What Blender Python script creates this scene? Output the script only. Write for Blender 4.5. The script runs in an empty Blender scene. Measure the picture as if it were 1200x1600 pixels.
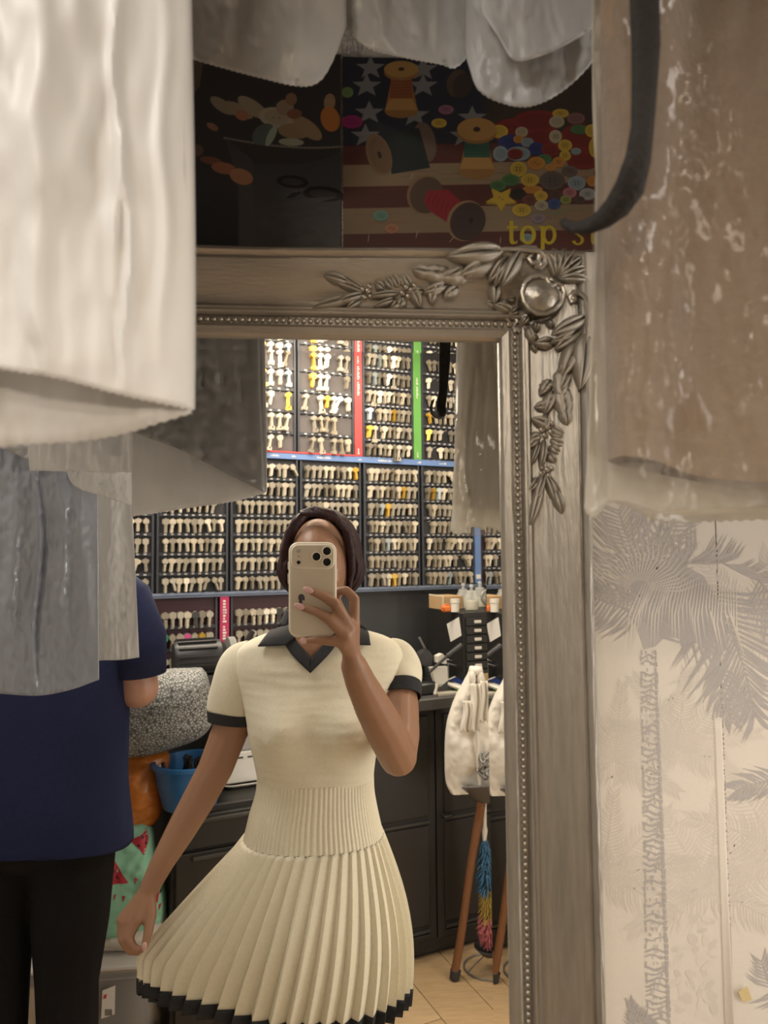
import bpy, math, random
import numpy as np
from mathutils import Vector, Matrix, noise, Quaternion
random.seed(7)
R = math.radians
scene = bpy.context.scene
COL = scene.collection

# ------------------------------------------------------------------ camera
# The mirror glass is the plane y = 0, the shop lies at y < 0, the floor is z = 0.
# The phone that takes the picture is held 0.57 m in front of the glass.
FPX, DIST, EYE = 1109.0, 0.57, 1.50
CAM = Vector((0.0, -DIST, EYE))
ROT = Matrix.Rotation(R(-5.0), 3, 'Z') @ Matrix.Rotation(R(90 + 3.25), 3, 'X') @ Matrix.Rotation(R(-0.5), 3, 'Z')
cam_data = bpy.data.cameras.new('camera')
cam = bpy.data.objects.new('camera', cam_data)
COL.objects.link(cam)
cam.matrix_world = Matrix.Translation(CAM) @ ROT.to_4x4()
cam_data.sensor_fit = 'VERTICAL'
cam_data.sensor_height = 36.0
cam_data.lens = 36.0 * FPX / 1600.0
cam_data.clip_start = 0.02
cam_data.dof.use_dof = True
cam_data.dof.focus_distance = 1.05
cam_data.dof.aperture_fstop = 10.0
scene.camera = cam

# ------------------------------------------------------------------ world, lamps, exposure
world = bpy.data.worlds.new('shop_air')
scene.world = world
world.use_nodes = True
world.node_tree.nodes['Background'].inputs[0].default_value = (1.0, 0.9, 0.78, 1)
world.node_tree.nodes['Background'].inputs[1].default_value = 0.05

def area(name, loc, size, energy, color, target):
    l = bpy.data.lights.new(name, 'AREA')
    l.shape = 'RECTANGLE'
    l.size, l.size_y = size
    l.energy = energy
    l.color = color
    o = bpy.data.objects.new(name, l)
    o.location = loc
    d = Vector(target) - Vector(loc)
    o.rotation_euler = d.to_track_quat('-Z', 'Y').to_euler()
    COL.objects.link(o)
    return o

WARM = (1.0, 0.86, 0.68)
area('side_ceiling_light', (-0.70, -0.72, 2.42), (0.7, 0.4), 11.5, (1.0, 0.945, 0.88), (-0.35, -0.62, 1.0))
area('key_wall_light', (-0.10, -1.95, 2.40), (1.6, 0.35), 22, WARM, (-0.10, -2.30, 1.0))
area('left_fill_light', (-0.62, -1.98, 2.08), (0.7, 0.16), 9, WARM, (-0.30, -1.2, 1.4))  # added fill light for the mirror-facing sides of the covers
area('counter_light', (1.25, -1.0, 2.42), (0.6, 0.6), 9, WARM, (1.0, -1.0, 0))
area('shop_door_daylight', (1.70, -0.42, 0.95), (0.7, 1.5), 14, (1.0, 0.97, 0.92), (0.35, -0.05, 0.85))

scene.view_settings.view_transform = 'Standard'
scene.view_settings.look = 'None'
scene.view_settings.exposure = 0.25
scene.view_settings.gamma = 1.0
scene.view_settings.use_curve_mapping = False
scene.cycles.use_denoising = True
scene.cycles.max_bounces = 10
scene.cycles.transparent_max_bounces = 16

# ------------------------------------------------------------------ geometry helpers
def ray(px, py):
    return ROT @ Vector(((px - 600.0) / FPX, -(py - 800.0) / FPX, -1.0))

def at(px, py, Y):
    """point on the sight line through a pixel, at depth plane y = Y (y > 0: seen in the mirror)"""
    r = ray(px, py)
    return CAM + r * ((Y + DIST) / r.y)

def at_z(px, py, z):
    r = ray(px, py)
    return CAM + r * ((z - EYE) / r.z)

def proj(p):
    q = ROT.transposed() @ (Vector(p) - CAM)
    return 600 + FPX * q.x / -q.z, 800 - FPX * q.y / -q.z

def interp(x, pts):
    if x <= pts[0][0]:
        return pts[0][1]
    for (a, b), (c, e) in zip(pts, pts[1:]):
        if x <= c:
            k = (x - a) / (c - a) if c > a else 0
            return b + (e - b) * k
    return pts[-1][1]

def sinterp(x, pts):
    """smooth (Catmull-Rom) version of interp"""
    if x <= pts[0][0]:
        return pts[0][1]
    if x >= pts[-1][0]:
        return pts[-1][1]
    for i in range(len(pts) - 1):
        if x <= pts[i + 1][0]:
            x0, y0 = pts[i]; x1, y1 = pts[i + 1]
            xm, ym = pts[max(i - 1, 0)]; xp, yp = pts[min(i + 2, len(pts) - 1)]
            h = x1 - x0
            m0 = (y1 - ym) / (x1 - xm) if x1 > xm else 0
            m1 = (yp - y0) / (xp - x0) if xp > x0 else 0
            t = (x - x0) / h
            return ((2*t**3 - 3*t*t + 1) * y0 + (t**3 - 2*t*t + t) * h * m0 + (-2*t**3 + 3*t*t) * y1 + (t**3 - t*t) * h * m1)

def sgnpow(v, p):
    return math.copysign(abs(v) ** p, v)

def nz(x, y, z=0.0):
    return noise.noise(Vector((x, y, z)))

class MB:
    """collects the shapes of ONE mesh"""
    def __init__(self):
        self.v, self.f, self.c = [], [], []
        self.col = None
    def add(self, verts, faces):
        n = len(self.v)
        self.v += [Vector(p) for p in verts]
        self.f += [tuple(i + n for i in q) for q in faces]
        if self.col is not None:
            self.c += [self.col] * len(verts)
        return self
    def box(self, c, hx, hy, hz):
        """box from its centre and three half-vectors (or half sizes along the axes)"""
        c = Vector(c)
        if not hasattr(hx, '__len__'): hx = Vector((hx, 0, 0))
        if not hasattr(hy, '__len__'): hy = Vector((0, hy, 0))
        if not hasattr(hz, '__len__'): hz = Vector((0, 0, hz))
        hx, hy, hz = Vector(hx), Vector(hy), Vector(hz)
        vs = [c + hx*a + hy*b + hz*e for a in (-1, 1) for b in (-1, 1) for e in (-1, 1)]
        return self.add(vs, [(0,1,3,2), (4,6,7,5), (0,4,5,1), (2,3,7,6), (0,2,6,4), (1,5,7,3)])
    def rbox(self, c, hx, hy, hz, b=0.006):
        """box with chamfered edges, half-vectors orthogonal"""
        c, hx, hy, hz = Vector(c), Vector(hx), Vector(hy), Vector(hz)
        ax = [hx, hy, hz]
        un = [a.normalized() for a in ax]
        ln = [a.length for a in ax]
        b = min(b, *(l * .9 for l in ln))
        vs, idx = [], {}
        for s0 in (-1, 1):
            for s1 in (-1, 1):
                for s2 in (-1, 1):
                    for k in range(3):
                        s = (s0, s1, s2)
                        p = Vector(c)
                        for i in range(3):
                            p += un[i] * s[i] * (ln[i] if i == k else ln[i] - b)
                        idx[(s0, s1, s2, k)] = len(vs); vs.append(p)
        fs = []
        S = (-1, 1)
        for k in range(3):
            i, j = [(1, 2), (0, 2), (0, 1)][k]
            for s in S:
                q = []
                for a, e in ((-1, -1), (1, -1), (1, 1), (-1, 1)):
                    t = [0, 0, 0]; t[k] = s; t[i] = a; t[j] = e
                    q.append(idx[(t[0], t[1], t[2], k)])
                fs.append(tuple(q))
        for k in range(3):
            i, j = [(1, 2), (0, 2), (0, 1)][k]
            for a in S:
                for e in S:
                    t = [0, 0, 0]; t[i] = a; t[j] = e
                    t0, t1 = list(t), list(t); t0[k] = -1; t1[k] = 1
                    fs.append((idx[(*t0, i)], idx[(*t1, i)], idx[(*t1, j)], idx[(*t0, j)]))
        for s0 in S:
            for s1 in S:
                for s2 in S:
                    fs.append(tuple(idx[(s0, s1, s2, k)] for k in range(3)))
        return self.add(vs, fs)
    def tube(self, path, rad, n=8, cap=True, flat=1.0, up=None):
        path = [Vector(p) for p in path]
        if not hasattr(rad, '__len__'): rad = [rad] * len(path)
        vs, fs = [], []
        prev = None
        for i, p in enumerate(path):
            t = (path[min(i + 1, len(path) - 1)] - path[max(i - 1, 0)])
            if t.length < 1e-9: t = Vector((0, 0, 1))
            t.normalize()
            if prev is None:
                a = up if up is not None else (Vector((0, 0, 1)) if abs(t.z) < .9 else Vector((1, 0, 0)))
                e1 = (a - t * a.dot(t)).normalized()
            else:
                e1 = (prev - t * prev.dot(t)).normalized()
            prev = e1
            e2 = t.cross(e1)
            for k in range(n):
                an = 2 * math.pi * k / n
                vs.append(p + (e1 * math.cos(an) * flat + e2 * math.sin(an)) * rad[i])
        m = len(path)
        for i in range(m - 1):
            for k in range(n):
                fs.append((i*n + k, i*n + (k+1) % n, (i+1)*n + (k+1) % n, (i+1)*n + k))
        if cap:
            fs.append(tuple(range(n - 1, -1, -1)))
            fs.append(tuple((m-1)*n + k for k in range(n)))
        return self.add(vs, fs)
    def caps(self, a, b, ra, rb, n=12):
        """tapered capsule"""
        a, b = Vector(a), Vector(b)
        t = (b - a); L = t.length
        t = t / L if L > 1e-9 else Vector((0, 0, 1))
        path, rad = [], []
        for k in range(6):
            an = R(-90 + 18 * k) if k else R(-84)
            path.append(a + t * ra * math.sin(an)); rad.append(ra * math.cos(an))
        for k in range(6):
            an = R(18 * k) if k < 5 else R(84)
            path.append(b + t * rb * math.sin(an)); rad.append(rb * math.cos(an))
        return self.tube(path, rad, n)
    def chain(self, pts, rad, n=12):
        for i in range(len(pts) - 1):
            self.caps(pts[i], pts[i+1], rad[i], rad[i+1], n)
        return self
    def ell(self, c, r, ax=None, nu=16, nv=10):
        c = Vector(c)
        if not hasattr(r, '__len__'): r = (r, r, r)
        ex, ey, ez = ax if ax else (Vector((1,0,0)), Vector((0,1,0)), Vector((0,0,1)))
        vs = [c - ez * r[2]]
        for j in range(1, nv):
            th = math.pi * j / nv
            for i in range(nu):
                ph = 2 * math.pi * i / nu
                vs.append(c + ex*r[0]*math.sin(th)*math.cos(ph) + ey*r[1]*math.sin(th)*math.sin(ph) - ez*r[2]*math.cos(th))
        vs.append(c + ez * r[2])
        fs = [(0, 1 + (i+1) % nu, 1 + i) for i in range(nu)]
        for j in range(nv - 2):
            for i in range(nu):
                a, b = 1 + j*nu + i, 1 + j*nu + (i+1) % nu
                fs.append((a, b, b + nu, a + nu))
        e = 1 + (nv-2)*nu
        fs += [(e + i, e + (i+1) % nu, len(vs) - 1) for i in range(nu)]
        return self.add(vs, fs)
    def grid(self, fn, nu, nv, closed=False, keep=None):
        """fn(u, v) -> point, u and v in 0..1"""
        cu = nu if closed else nu + 1
        vs = [fn(i / nu, j / nv) for j in range(nv + 1) for i in range(cu)]
        fs = []
        for j in range(nv):
            for i in range(nu):
                q = (j*cu + i, j*cu + (i+1) % cu, (j+1)*cu + (i+1) % cu, (j+1)*cu + i)
                if keep is None or keep([vs[k] for k in q]):
                    fs.append(q)
        return self.add(vs, fs)
    def poly(self, pts):
        return self.add(pts, [tuple(range(len(pts)))])
    def prism(self, pts, depth):
        """closed outline extruded along a vector"""
        n = len(pts); depth = Vector(depth)
        pts = [Vector(p) for p in pts]
        return self.add(pts + [p + depth for p in pts],
                        [tuple(range(n - 1, -1, -1)), tuple(range(n, 2*n))] + [(i, (i+1) % n, (i+1) % n + n, i + n) for i in range(n)])
    def lathe(self, c, prof, n=20, axis=(0, 0, 1)):
        c, ez = Vector(c), Vector(axis).normalized()
        a = Vector((1, 0, 0)) if abs(ez.x) < .9 else Vector((0, 1, 0))
        ex = (a - ez * a.dot(ez)).normalized(); ey = ez.cross(ex)
        return self.grid(lambda u, v: (lambda p: c + ez*p[1] + (ex*math.cos(2*math.pi*u) + ey*math.sin(2*math.pi*u)) * max(p[0], 1e-5))(prof[min(int(round(v*(len(prof)-1))), len(prof)-1)]), n, len(prof) - 1, closed=True)

REFL = True      # shapes given as they are SEEN in the mirror; they stand at the mirrored place in the shop

def real(p):
    p = Vector(p)
    return Vector((p.x, -p.y, p.z)) if REFL else p

def tag(o, label=None, cat=None, group=None, kind=None):
    if label: o['label'] = label
    if cat: o['category'] = cat
    if group: o['group'] = group
    if kind: o['kind'] = kind
    return o

def thing(name, label, cat, base, group=None):
    o = bpy.data.objects.new(name, None)
    o.empty_display_size = 0.05
    o.location = real(base)
    COL.objects.link(o)
    return tag(o, label, cat, group)

def root_of(o):
    while o.parent: o = o.parent
    return o

def mesh_from(name, mb, base, smooth, angle):
    vs = [real(p) - base for p in mb.v]
    fs = [tuple(reversed(q)) for q in mb.f] if REFL else mb.f
    me = bpy.data.meshes.new(name)
    me.from_pydata(vs, [], fs)
    if mb.c:
        at_ = me.color_attributes.new('tint', 'FLOAT_COLOR', 'POINT')
        flat = []
        for c in mb.c: flat += [c[0], c[1], c[2], 1.0]
        at_.data.foreach_set('color', flat)
    if smooth:
        me.polygons.foreach_set('use_smooth', [True] * len(me.polygons))
        me.set_sharp_from_angle(angle=R(angle))
    me.update()
    return me

def obj(name, mb, mat, parent=None, base=None, smooth=True, angle=40, solid=0.0, fixn=False):
    if parent is not None:
        b = root_of(parent).location.copy()
    elif base is not None:
        b = real(base)
    else:
        xs = [real(p) for p in mb.v]
        b = Vector((sum(p.x for p in xs)/len(xs), sum(p.y for p in xs)/len(xs), min(p.z for p in xs)))
    me = mesh_from(name, mb, b, smooth, angle)
    if fixn:
        import bmesh
        bm = bmesh.new(); bm.from_mesh(me); bmesh.ops.recalc_face_normals(bm, faces=bm.faces); bm.to_mesh(me); bm.free()
    me.materials.append(mat)
    o = bpy.data.objects.new(name, me)
    COL.objects.link(o)
    if parent is not None:
        o.parent = parent
    else:
        o.location = b
    if solid:
        m = o.modifiers.new('thickness', 'SOLIDIFY'); m.thickness = solid; m.offset = 0
    return o

def inst(name, me, parent, M):
    """a piece that shares its mesh; M places it in the real world"""
    o = bpy.data.objects.new(name, me)
    COL.objects.link(o)
    if parent is not None:
        o.parent = parent
        o.matrix_local = Matrix.Translation(-root_of(parent).location) @ M
    else:
        o.matrix_world = M
    return o

def fused(name, mb, mat, parent, voxel, smooth_it=6, fac=0.5):
    """one continuous skin over overlapping volumes"""
    b = root_of(parent).location.copy()
    me = mesh_from(name, mb, b, True, 180)
    t = bpy.data.objects.new('tmp', me); COL.objects.link(t)
    m = t.modifiers.new('r', 'REMESH'); m.mode = 'VOXEL'; m.voxel_size = voxel
    s = t.modifiers.new('s', 'SMOOTH'); s.factor = fac; s.iterations = smooth_it
    dg = bpy.context.evaluated_depsgraph_get(); dg.update()
    ne = bpy.data.meshes.new_from_object(t.evaluated_get(dg))
    bpy.data.objects.remove(t); bpy.data.meshes.remove(me)
    ne.name = name
    ne.polygons.foreach_set('use_smooth', [True] * len(ne.polygons))
    ne.materials.clear(); ne.materials.append(mat)
    o = bpy.data.objects.new(name, ne); COL.objects.link(o); o.parent = parent
    return o

# ------------------------------------------------------------------ materials
MATS = {}
def mat(name, col=(.5, .5, .5), rough=.5, metal=0.0, var=.08, scale=30, bump=0.0, bscale=60, spec=.5, attr=False, sheen=0, stretch=None):
    if name in MATS: return MATS[name]
    m = bpy.data.materials.new(name); m.use_nodes = True
    nt = m.node_tree; bs = nt.nodes['Principled BSDF']
    bs.inputs['Roughness'].default_value = rough
    bs.inputs['Metallic'].default_value = metal
    bs.inputs['Specular IOR Level'].default_value = spec
    if sheen: bs.inputs['Sheen Weight'].default_value = sheen
    tc = nt.nodes.new('ShaderNodeTexCoord')
    src = tc.outputs['Object']
    if stretch:
        mp = nt.nodes.new('ShaderNodeMapping'); mp.inputs['Scale'].default_value = stretch
        nt.links.new(src, mp.inputs['Vector']); src = mp.outputs['Vector']
    no = nt.nodes.new('ShaderNodeTexNoise'); no.inputs['Scale'].default_value = scale; no.inputs['Detail'].default_value = 4
    nt.links.new(src, no.inputs['Vector'])
    mx = nt.nodes.new('ShaderNodeMix'); mx.data_type = 'RGBA'; mx.blend_type = 'MULTIPLY'; mx.inputs[0].default_value = 1
    rp = nt.nodes.new('ShaderNodeMapRange'); rp.inputs[3].default_value = 1 - var * 1.6; rp.inputs[4].default_value = 1 + var * 1.6
    nt.links.new(no.outputs['Fac'], rp.inputs[0])
    nt.links.new(rp.outputs[0], mx.inputs[7])
    if attr:
        a = nt.nodes.new('ShaderNodeVertexColor'); a.layer_name = 'tint'
        nt.links.new(a.outputs['Color'], mx.inputs[6])
    else:
        mx.inputs[6].default_value = (*col, 1)
    nt.links.new(mx.outputs[2], bs.inputs['Base Color'])
    if bump:
        n2 = nt.nodes.new('ShaderNodeTexNoise'); n2.inputs['Scale'].default_value = bscale; n2.inputs['Detail'].default_value = 5
        nt.links.new(src, n2.inputs['Vector'])
        bp = nt.nodes.new('ShaderNodeBump'); bp.inputs['Strength'].default_value = bump; bp.inputs['Distance'].default_value = .004
        nt.links.new(n2.outputs['Fac'], bp.inputs['Height']); nt.links.new(bp.outputs['Normal'], bs.inputs['Normal'])
    MATS[name] = m
    return m

def film(name, col, opacity, trans=.3, rough=.25, bump=.5, bscale=25, spec=.5):
    """thin polythene: part clear, part milky, a little translucent, with crinkles"""
    if name in MATS: return MATS[name]
    m = mat(name, col, rough, 0, .04, 12, bump, bscale, spec)
    nt = m.node_tree; bs = nt.nodes['Principled BSDF']; out = nt.nodes['Material Output']
    tl = nt.nodes.new('ShaderNodeBsdfTranslucent'); tl.inputs[0].default_value = (*col, 1)
    a = nt.nodes.new('ShaderNodeMixShader'); a.inputs[0].default_value = trans
    nt.links.new(bs.outputs[0], a.inputs[1]); nt.links.new(tl.outputs[0], a.inputs[2])
    tr = nt.nodes.new('ShaderNodeBsdfTransparent')
    b = nt.nodes.new('ShaderNodeMixShader')
    nt.links.new(tr.outputs[0], b.inputs[1]); nt.links.new(a.outputs[0], b.inputs[2])
    b.inputs[0].default_value = opacity
    nt.links.new(b.outputs[0], out.inputs[0])
    return m

def clear(name, col=(1, 1, 1), amount=.75, rough=.05):
    m = mat(name, col, rough, 0, .02)
    nt = m.node_tree; bs = nt.nodes['Principled BSDF']; out = nt.nodes['Material Output']
    tr = nt.nodes.new('ShaderNodeBsdfTransparent'); tr.inputs[0].default_value = (*col, 1)
    b = nt.nodes.new('ShaderNodeMixShader'); b.inputs[0].default_value = amount
    nt.links.new(bs.outputs[0], b.inputs[1]); nt.links.new(tr.outputs[0], b.inputs[2]); nt.links.new(b.outputs[0], out.inputs[0])
    return m

ORD = ['first', 'second', 'third', 'fourth', 'fifth', 'sixth', 'seventh', 'eighth', 'ninth', 'tenth', 'eleventh', 'twelfth']
# ================================================================== THE SETTING
REFL = False
A_WALL = R(19.3)
U = Vector((math.cos(A_WALL), math.sin(A_WALL), 0))          # along the key wall (as seen in the mirror)
N = Vector((math.sin(A_WALL), -math.cos(A_WALL), 0))         # out of the key wall
W0 = at(500, 800, 2.43); W0.z = 0
def W(t, s, z):
    return W0 + U * t + N * s + Vector((0, 0, z))
def wall_tz(px, py, s=.02):
    r = ray(px, py); k = ((W0 + N * s - CAM).dot(N)) / r.dot(N); p = CAM + r * k
    return (p - W0).dot(U), p.z

m_floor = mat('oak_floor', (.46, .31, .17), .45, 0, .12, 6, .1, 40, stretch=(1.5, 12, 1))
m_plank = [mat('oak_plank_%d' % i, c, .45, 0, .16, 7, .1, 40, stretch=(2, 14, 1)) for i, c in enumerate([(.52, .36, .2), (.47, .32, .18), (.56, .4, .23)])]
m_gap = mat('floor_gap', (.1, .07, .04), .8)
m_ceil = mat('ceiling_paint', (.70, .67, .62), .8, 0, .03)
m_wallp = mat('cream_wallpaper', (.78, .735, .67), .6, 0, .03, 8, .05, 200)
m_dark = mat('charcoal_paint', (.045, .047, .05), .5, 0, .1, 5)
m_grey = mat('grey_paint', (.52, .49, .45), .7, 0, .05)
m_print = mat('printed_ink', rough=.55, var=.05, scale=40, attr=True)

WALLY = 0.022
XL, XR, ZC = -1.45, 1.75, 2.5
wb = obj('wall_back', MB().box(((XL+XR)/2, WALLY + .05, ZC/2), (XR-XL)/2 + .1, .05, ZC/2), m_gap)
tag(wb, kind='structure')
seam = at(1131, 1200, WALLY).x
obj('wallpaper_panel', MB().box(((XL+seam-.0014)/2, WALLY - .0008, ZC/2), (seam - .0014 - XL)/2, .0010, ZC/2), m_wallp, wb, smooth=False)
obj('wallpaper_panel', MB().box(((XR+seam)/2, WALLY - .0008, ZC/2), (XR - seam)/2, .0010, ZC/2), m_wallp, wb, smooth=False)
# lifted paper edge beside the seam
le = MB()
le.grid(lambda u, v: Vector((seam - .0014 - .007*(1-u), WALLY - .0019 - .0035*(u**2)*max(0, (v-.45)/.55), at(1131, 1120 + 520*v, WALLY).z)), 6, 24)
obj('paper_edge', le, m_wallp, wb, solid=.0006)

# ---------- printed palms
class Ink(MB):
    """flat print on a wall or sheet: outlines in picture pixels, laid onto plane y = Y"""
    def __init__(self, Y):
        super().__init__(); self.Y = Y; self.k = 0; self.level = None; self.dim = 1.0
    def lay(self):
        return self.k * 5e-7 if self.level is None else (self.level * 64 + self.k % 64) * 1.0e-6
    def shape(self, pts, col, col2=None):
        self.k += 1
        col = tuple(q * self.dim for q in col); col2 = tuple(q * self.dim for q in col2) if col2 else None
        y = self.Y - self.lay()
        ps = [at(x, yy, y) for x, yy in pts]
        if col2 is None:
            self.col = col; self.poly(ps)
        else:                                   # photographic shading inside the picture on the sheet
            n = len(self.v)
            self.v += ps; self.f.append(tuple(range(n, n + len(ps))))
            y0 = min(p[1] for p in pts); y1 = max(p[1] for p in pts)
            for p in pts:
                k = (p[1] - y0) / max(y1 - y0, 1)
                self.c.append(tuple(col[i] + (col2[i] - col[i]) * k for i in range(3)))
        return self
    def disc(self, cx, cy, rx, ry, col, rot=0, n=22, col2=None):
        c, s = math.cos(R(rot)), math.sin(R(rot))
        return self.shape([(cx + rx*math.cos(a)*c - ry*math.sin(a)*s, cy + rx*math.cos(a)*s + ry*math.sin(a)*c) for a in [2*math.pi*i/n for i in range(n)]], col, col2)
    def stroke(self, p, q, w0, w1, col, bend=0.0):
        """tapered leaflet from p to q"""
        (x0, y0), (x1, y1) = p, q
        dx, dy = x1-x0, y1-y0; L = math.hypot(dx, dy) or 1
        nx, ny = -dy/L, dx/L
        mx, my = (x0+x1)/2 + nx*bend*L, (y0+y1)/2 + ny*bend*L
        wm = (w0 + w1) * .55
        return self.shape([(x0+nx*w0*.4, y0+ny*w0*.4), (mx+nx*wm, my+ny*wm), (x1, y1), (mx-nx*wm, my-ny*wm), (x0-nx*w0*.4, y0-ny*w0*.4)], col)

def frond(ink, spine, n, L0, L1, col, spread=55, sides=(-1, 1), w=2.2, droop=0.0, bend=.08):
    segs = [math.hypot(b[0]-a[0], b[1]-a[1]) for a, b in zip(spine, spine[1:])]
    tot = sum(segs)
    for i in range(n):
        k = (i + .5) / n * tot
        for j, sg in enumerate(segs):
            if k <= sg: break
            k -= sg
        a, b = spine[j], spine[j+1]
        q = k / sg
        x, y = a[0] + (b[0]-a[0])*q, a[1] + (b[1]-a[1])*q
        th = math.atan2(b[1]-a[1], b[0]-a[0])
        f = (i + .5) / n
        L = (L0 + (L1 - L0) * f) * (0.75 + .25 * math.sin(math.pi * min(1, f * 1.3))) * random.uniform(.9, 1.1)
        for s in sides:
            an = th + s * R(spread * (1 - .45 * f) + random.uniform(-4, 4))
            ex, ey = x + L*math.cos(an), y + L*math.sin(an) + droop * L
            ink.stroke((x, y), (ex, ey), w, w*.7, col, bend * s)
    for a, b in zip(spine, spine[1:]):
        ink.stroke(a, b, 2.0, 1.6, col)

GREY, GREY2, PALE, PALE2, CREAM = (.47, .45, .45), (.52, .495, .485), (.67, .625, .575), (.70, .655, .60), (.76, .715, .655)
ink = Ink(WALLY - .00185)
ink.level = 0
# pale far palms
for cx, cy, k in ((1108, 1395, 1), (945, 1375, .9), (1185, 1010, 1), (1215, 1330, 1.1), (960, 1190, .8), (1060, 1170, .8)):
    for th, L in ((-150, 150), (-118, 190), (-85, 180), (-52, 190), (-20, 170), (15, 130), (165, 130)):
        sp = [(cx, cy)]
        for q in range(1, 6):
            sp.append((cx + k*L*q/5*math.cos(R(th)), cy + k*L*q/5*math.sin(R(th)) + k*26*(q/5)**2))
        frond(ink, sp, 26, 52*k, 26*k, random.choice((PALE, PALE2)), 62, w=1.5, droop=.15)
ink.level = 1
# soft mottled ground near the trunk foot
for _ in range(60):
    ink.disc(random.uniform(1050, 1120), random.uniform(1430, 1590), random.uniform(5, 16), random.uniform(3, 8), random.choice((PALE2, CREAM)), random.uniform(0, 180), 8)
# the grey palm's crown
ink.level = 2
ink.shape([(985, 905), (1012, 880), (1060, 878), (1100, 900), (1128, 950), (1140, 1010), (1118, 1030), (1085, 1000), (1050, 985), (1024, 1010), (1006, 1015), (994, 975)], GREY2)
ink.level = 3
frond(ink, [(1002, 960), (998, 900), (985, 850), (966, 795)], 26, 120, 70, GREY2, 62, w=2.1, bend=.12)
frond(ink, [(1002, 950), (1015, 880), (1035, 840), (1070, 800)], 20, 95, 60, GREY2, 60, w=2.0, bend=.12)
frond(ink, [(1000, 965), (1030, 915), (1070, 897), (1105, 920)], 34, 120, 165, GREY, 84, (1,), w=3.6, bend=.1, droop=.12)
frond(ink, [(1000, 960), (1030, 905), (1075, 880), (1130, 880), (1190, 910)], 40, 70, 60, GREY2, 60, (-1,), w=2.2, bend=-.15)
frond(ink, [(1105, 920), (1140, 975), (1165, 1050), (1180, 1120)], 26, 150, 60, GREY, 66, w=2.6, bend=-.06, droop=.12)
frond(ink, [(998, 965), (965, 945), (930, 935), (905, 940)], 16, 60, 50, GREY, 70, (-1, 1), w=2.4, droop=.2)
frond(ink, [(1120, 1040), (1132, 1085), (1145, 1130)], 12, 60, 30, GREY, 50, w=2.3)
frond(ink, [(1185, 905), (1215, 940), (1240, 1000)], 18, 80, 50, GREY2, 60, w=2.2)
frond(ink, [(1225, 1215), (1180, 1225), (1150, 1235)], 12, 55, 40, GREY, 40, w=2.0)
frond(ink, [(1240, 1560), (1205, 1545), (1190, 1500)], 14, 55, 30, GREY, 60, w=2.0)
ink.level = 4
for i in range(34):                                        # cream leaflets cut out of the grey mass
    x = 1005 + i*4.4; y = 900 + abs(i-12)*1.0
    ink.stroke((x, y), (x - 30 + i*1.4, y + 95 + 25*math.sin(i)), 1.3, 1.0, CREAM, .06)
for i in range(26):
    a = R(-165 + i*6.2)
    ink.stroke((1000 + 18*math.cos(a), 925 + 18*math.sin(a)), (1000 + 105*math.cos(a), 925 + 95*math.sin(a)), 1.1, .8, CREAM, .1)
ink.level = 5
# trunk
for i in range(66):
    y = 1016 + i*9.0; k = (y - 1016) / 590
    xc = 1013 + 16*k; w = 12.5 + 6.5*k
    pts_t = [(xc - w + 2*w*q/6, y + 3.0*math.sin(q*1.1 + i) + random.uniform(-.8, .8)) for q in range(7)]
    th = random.uniform(1.5, 3.6)
    if random.random() < .85:
        ink.shape(pts_t + [(x, yy + th) for x, yy in reversed(pts_t)], GREY)
    ink.shape([(xc + w*.72, y), (xc + w + random.uniform(-1, 2), y), (xc + w + random.uniform(-1, 2), y + 7.5), (xc + w*.8, y + 7.5)], GREY)
    if random.random() < .6:
        x = xc - w + random.uniform(0, 2)
        ink.shape([(x, y), (x + 2.2, y), (x + 2, y + 8), (x, y + 8)], GREY)
    for _ in range(3):
        x = xc + random.uniform(-.7, .8)*w
        ink.shape([(x, y + 1), (x + 1.3, y + 1), (x + 1.2, y + random.uniform(4, 8)), (x, y + 6)], GREY)
frond(ink, [(1015, 1640), (1000, 1600), (985, 1565)], 14, 48, 16, GREY, 45, w=2.2)
pp = obj('palm_print', ink, m_print, wb, smooth=False)
tag(pp, 'grey palm trees printed on the cream wallpaper', kind='stuff')
for dx, dz in ((.25, -.06), (.50, 0), (.75, -.05), (1.0, 0), (-.25, .62), (-.78, .55), (.30, .62), (.62, .58), (-1.1, 0)):
    o = inst('palm_print', pp.data, wb, Matrix.Translation((dx, -.0003, dz))); o.location = (dx, -.0003, dz); tag(o, kind='stuff')

# floor of planks, ceiling and the other walls
REFL = True
fl = obj('floor', MB().box((.15, 1.35, -.03), 1.8, 1.6, .022), m_gap); tag(fl, kind='structure')
k = 0
for i in range(-9, 8):
    s0 = .175 * i
    off = (i * 37 % 10) / 10 * 1.2
    for j in range(-2, 3):
        c = W(-.2 + s0 + .0875, 1.1 + off - .6 + j*1.2, -.0045)
        if -.05 < c.y < 3.4 and -1.6 < c.x < 1.9:
            obj('floor_plank', MB().rbox(c, U*.0862, N*.598, Vector((0, 0, .0045)), .0012), m_plank[k % 3], fl, smooth=False); k += 1
ce = obj('ceiling', MB().box((.15, 1.35, ZC + .05), 1.8, 1.6, .05), m_ceil); tag(ce, kind='structure')
wl = obj('wall_left', MB().box((XL - .05, 1.35, ZC/2), .05, 1.5, ZC/2), m_grey); tag(wl, kind='structure')
wr = obj('wall_right', MB().box((XR + .05, 1.45, ZC/2), .05, 1.6, ZC/2), m_grey); tag(wr, kind='structure')
wf = obj('wall_front', MB().box(W(.2, -.05, ZC/2), U*2.0, N*.05, Vector((0, 0, ZC/2))), m_dark); tag(wf, kind='structure')

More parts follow.
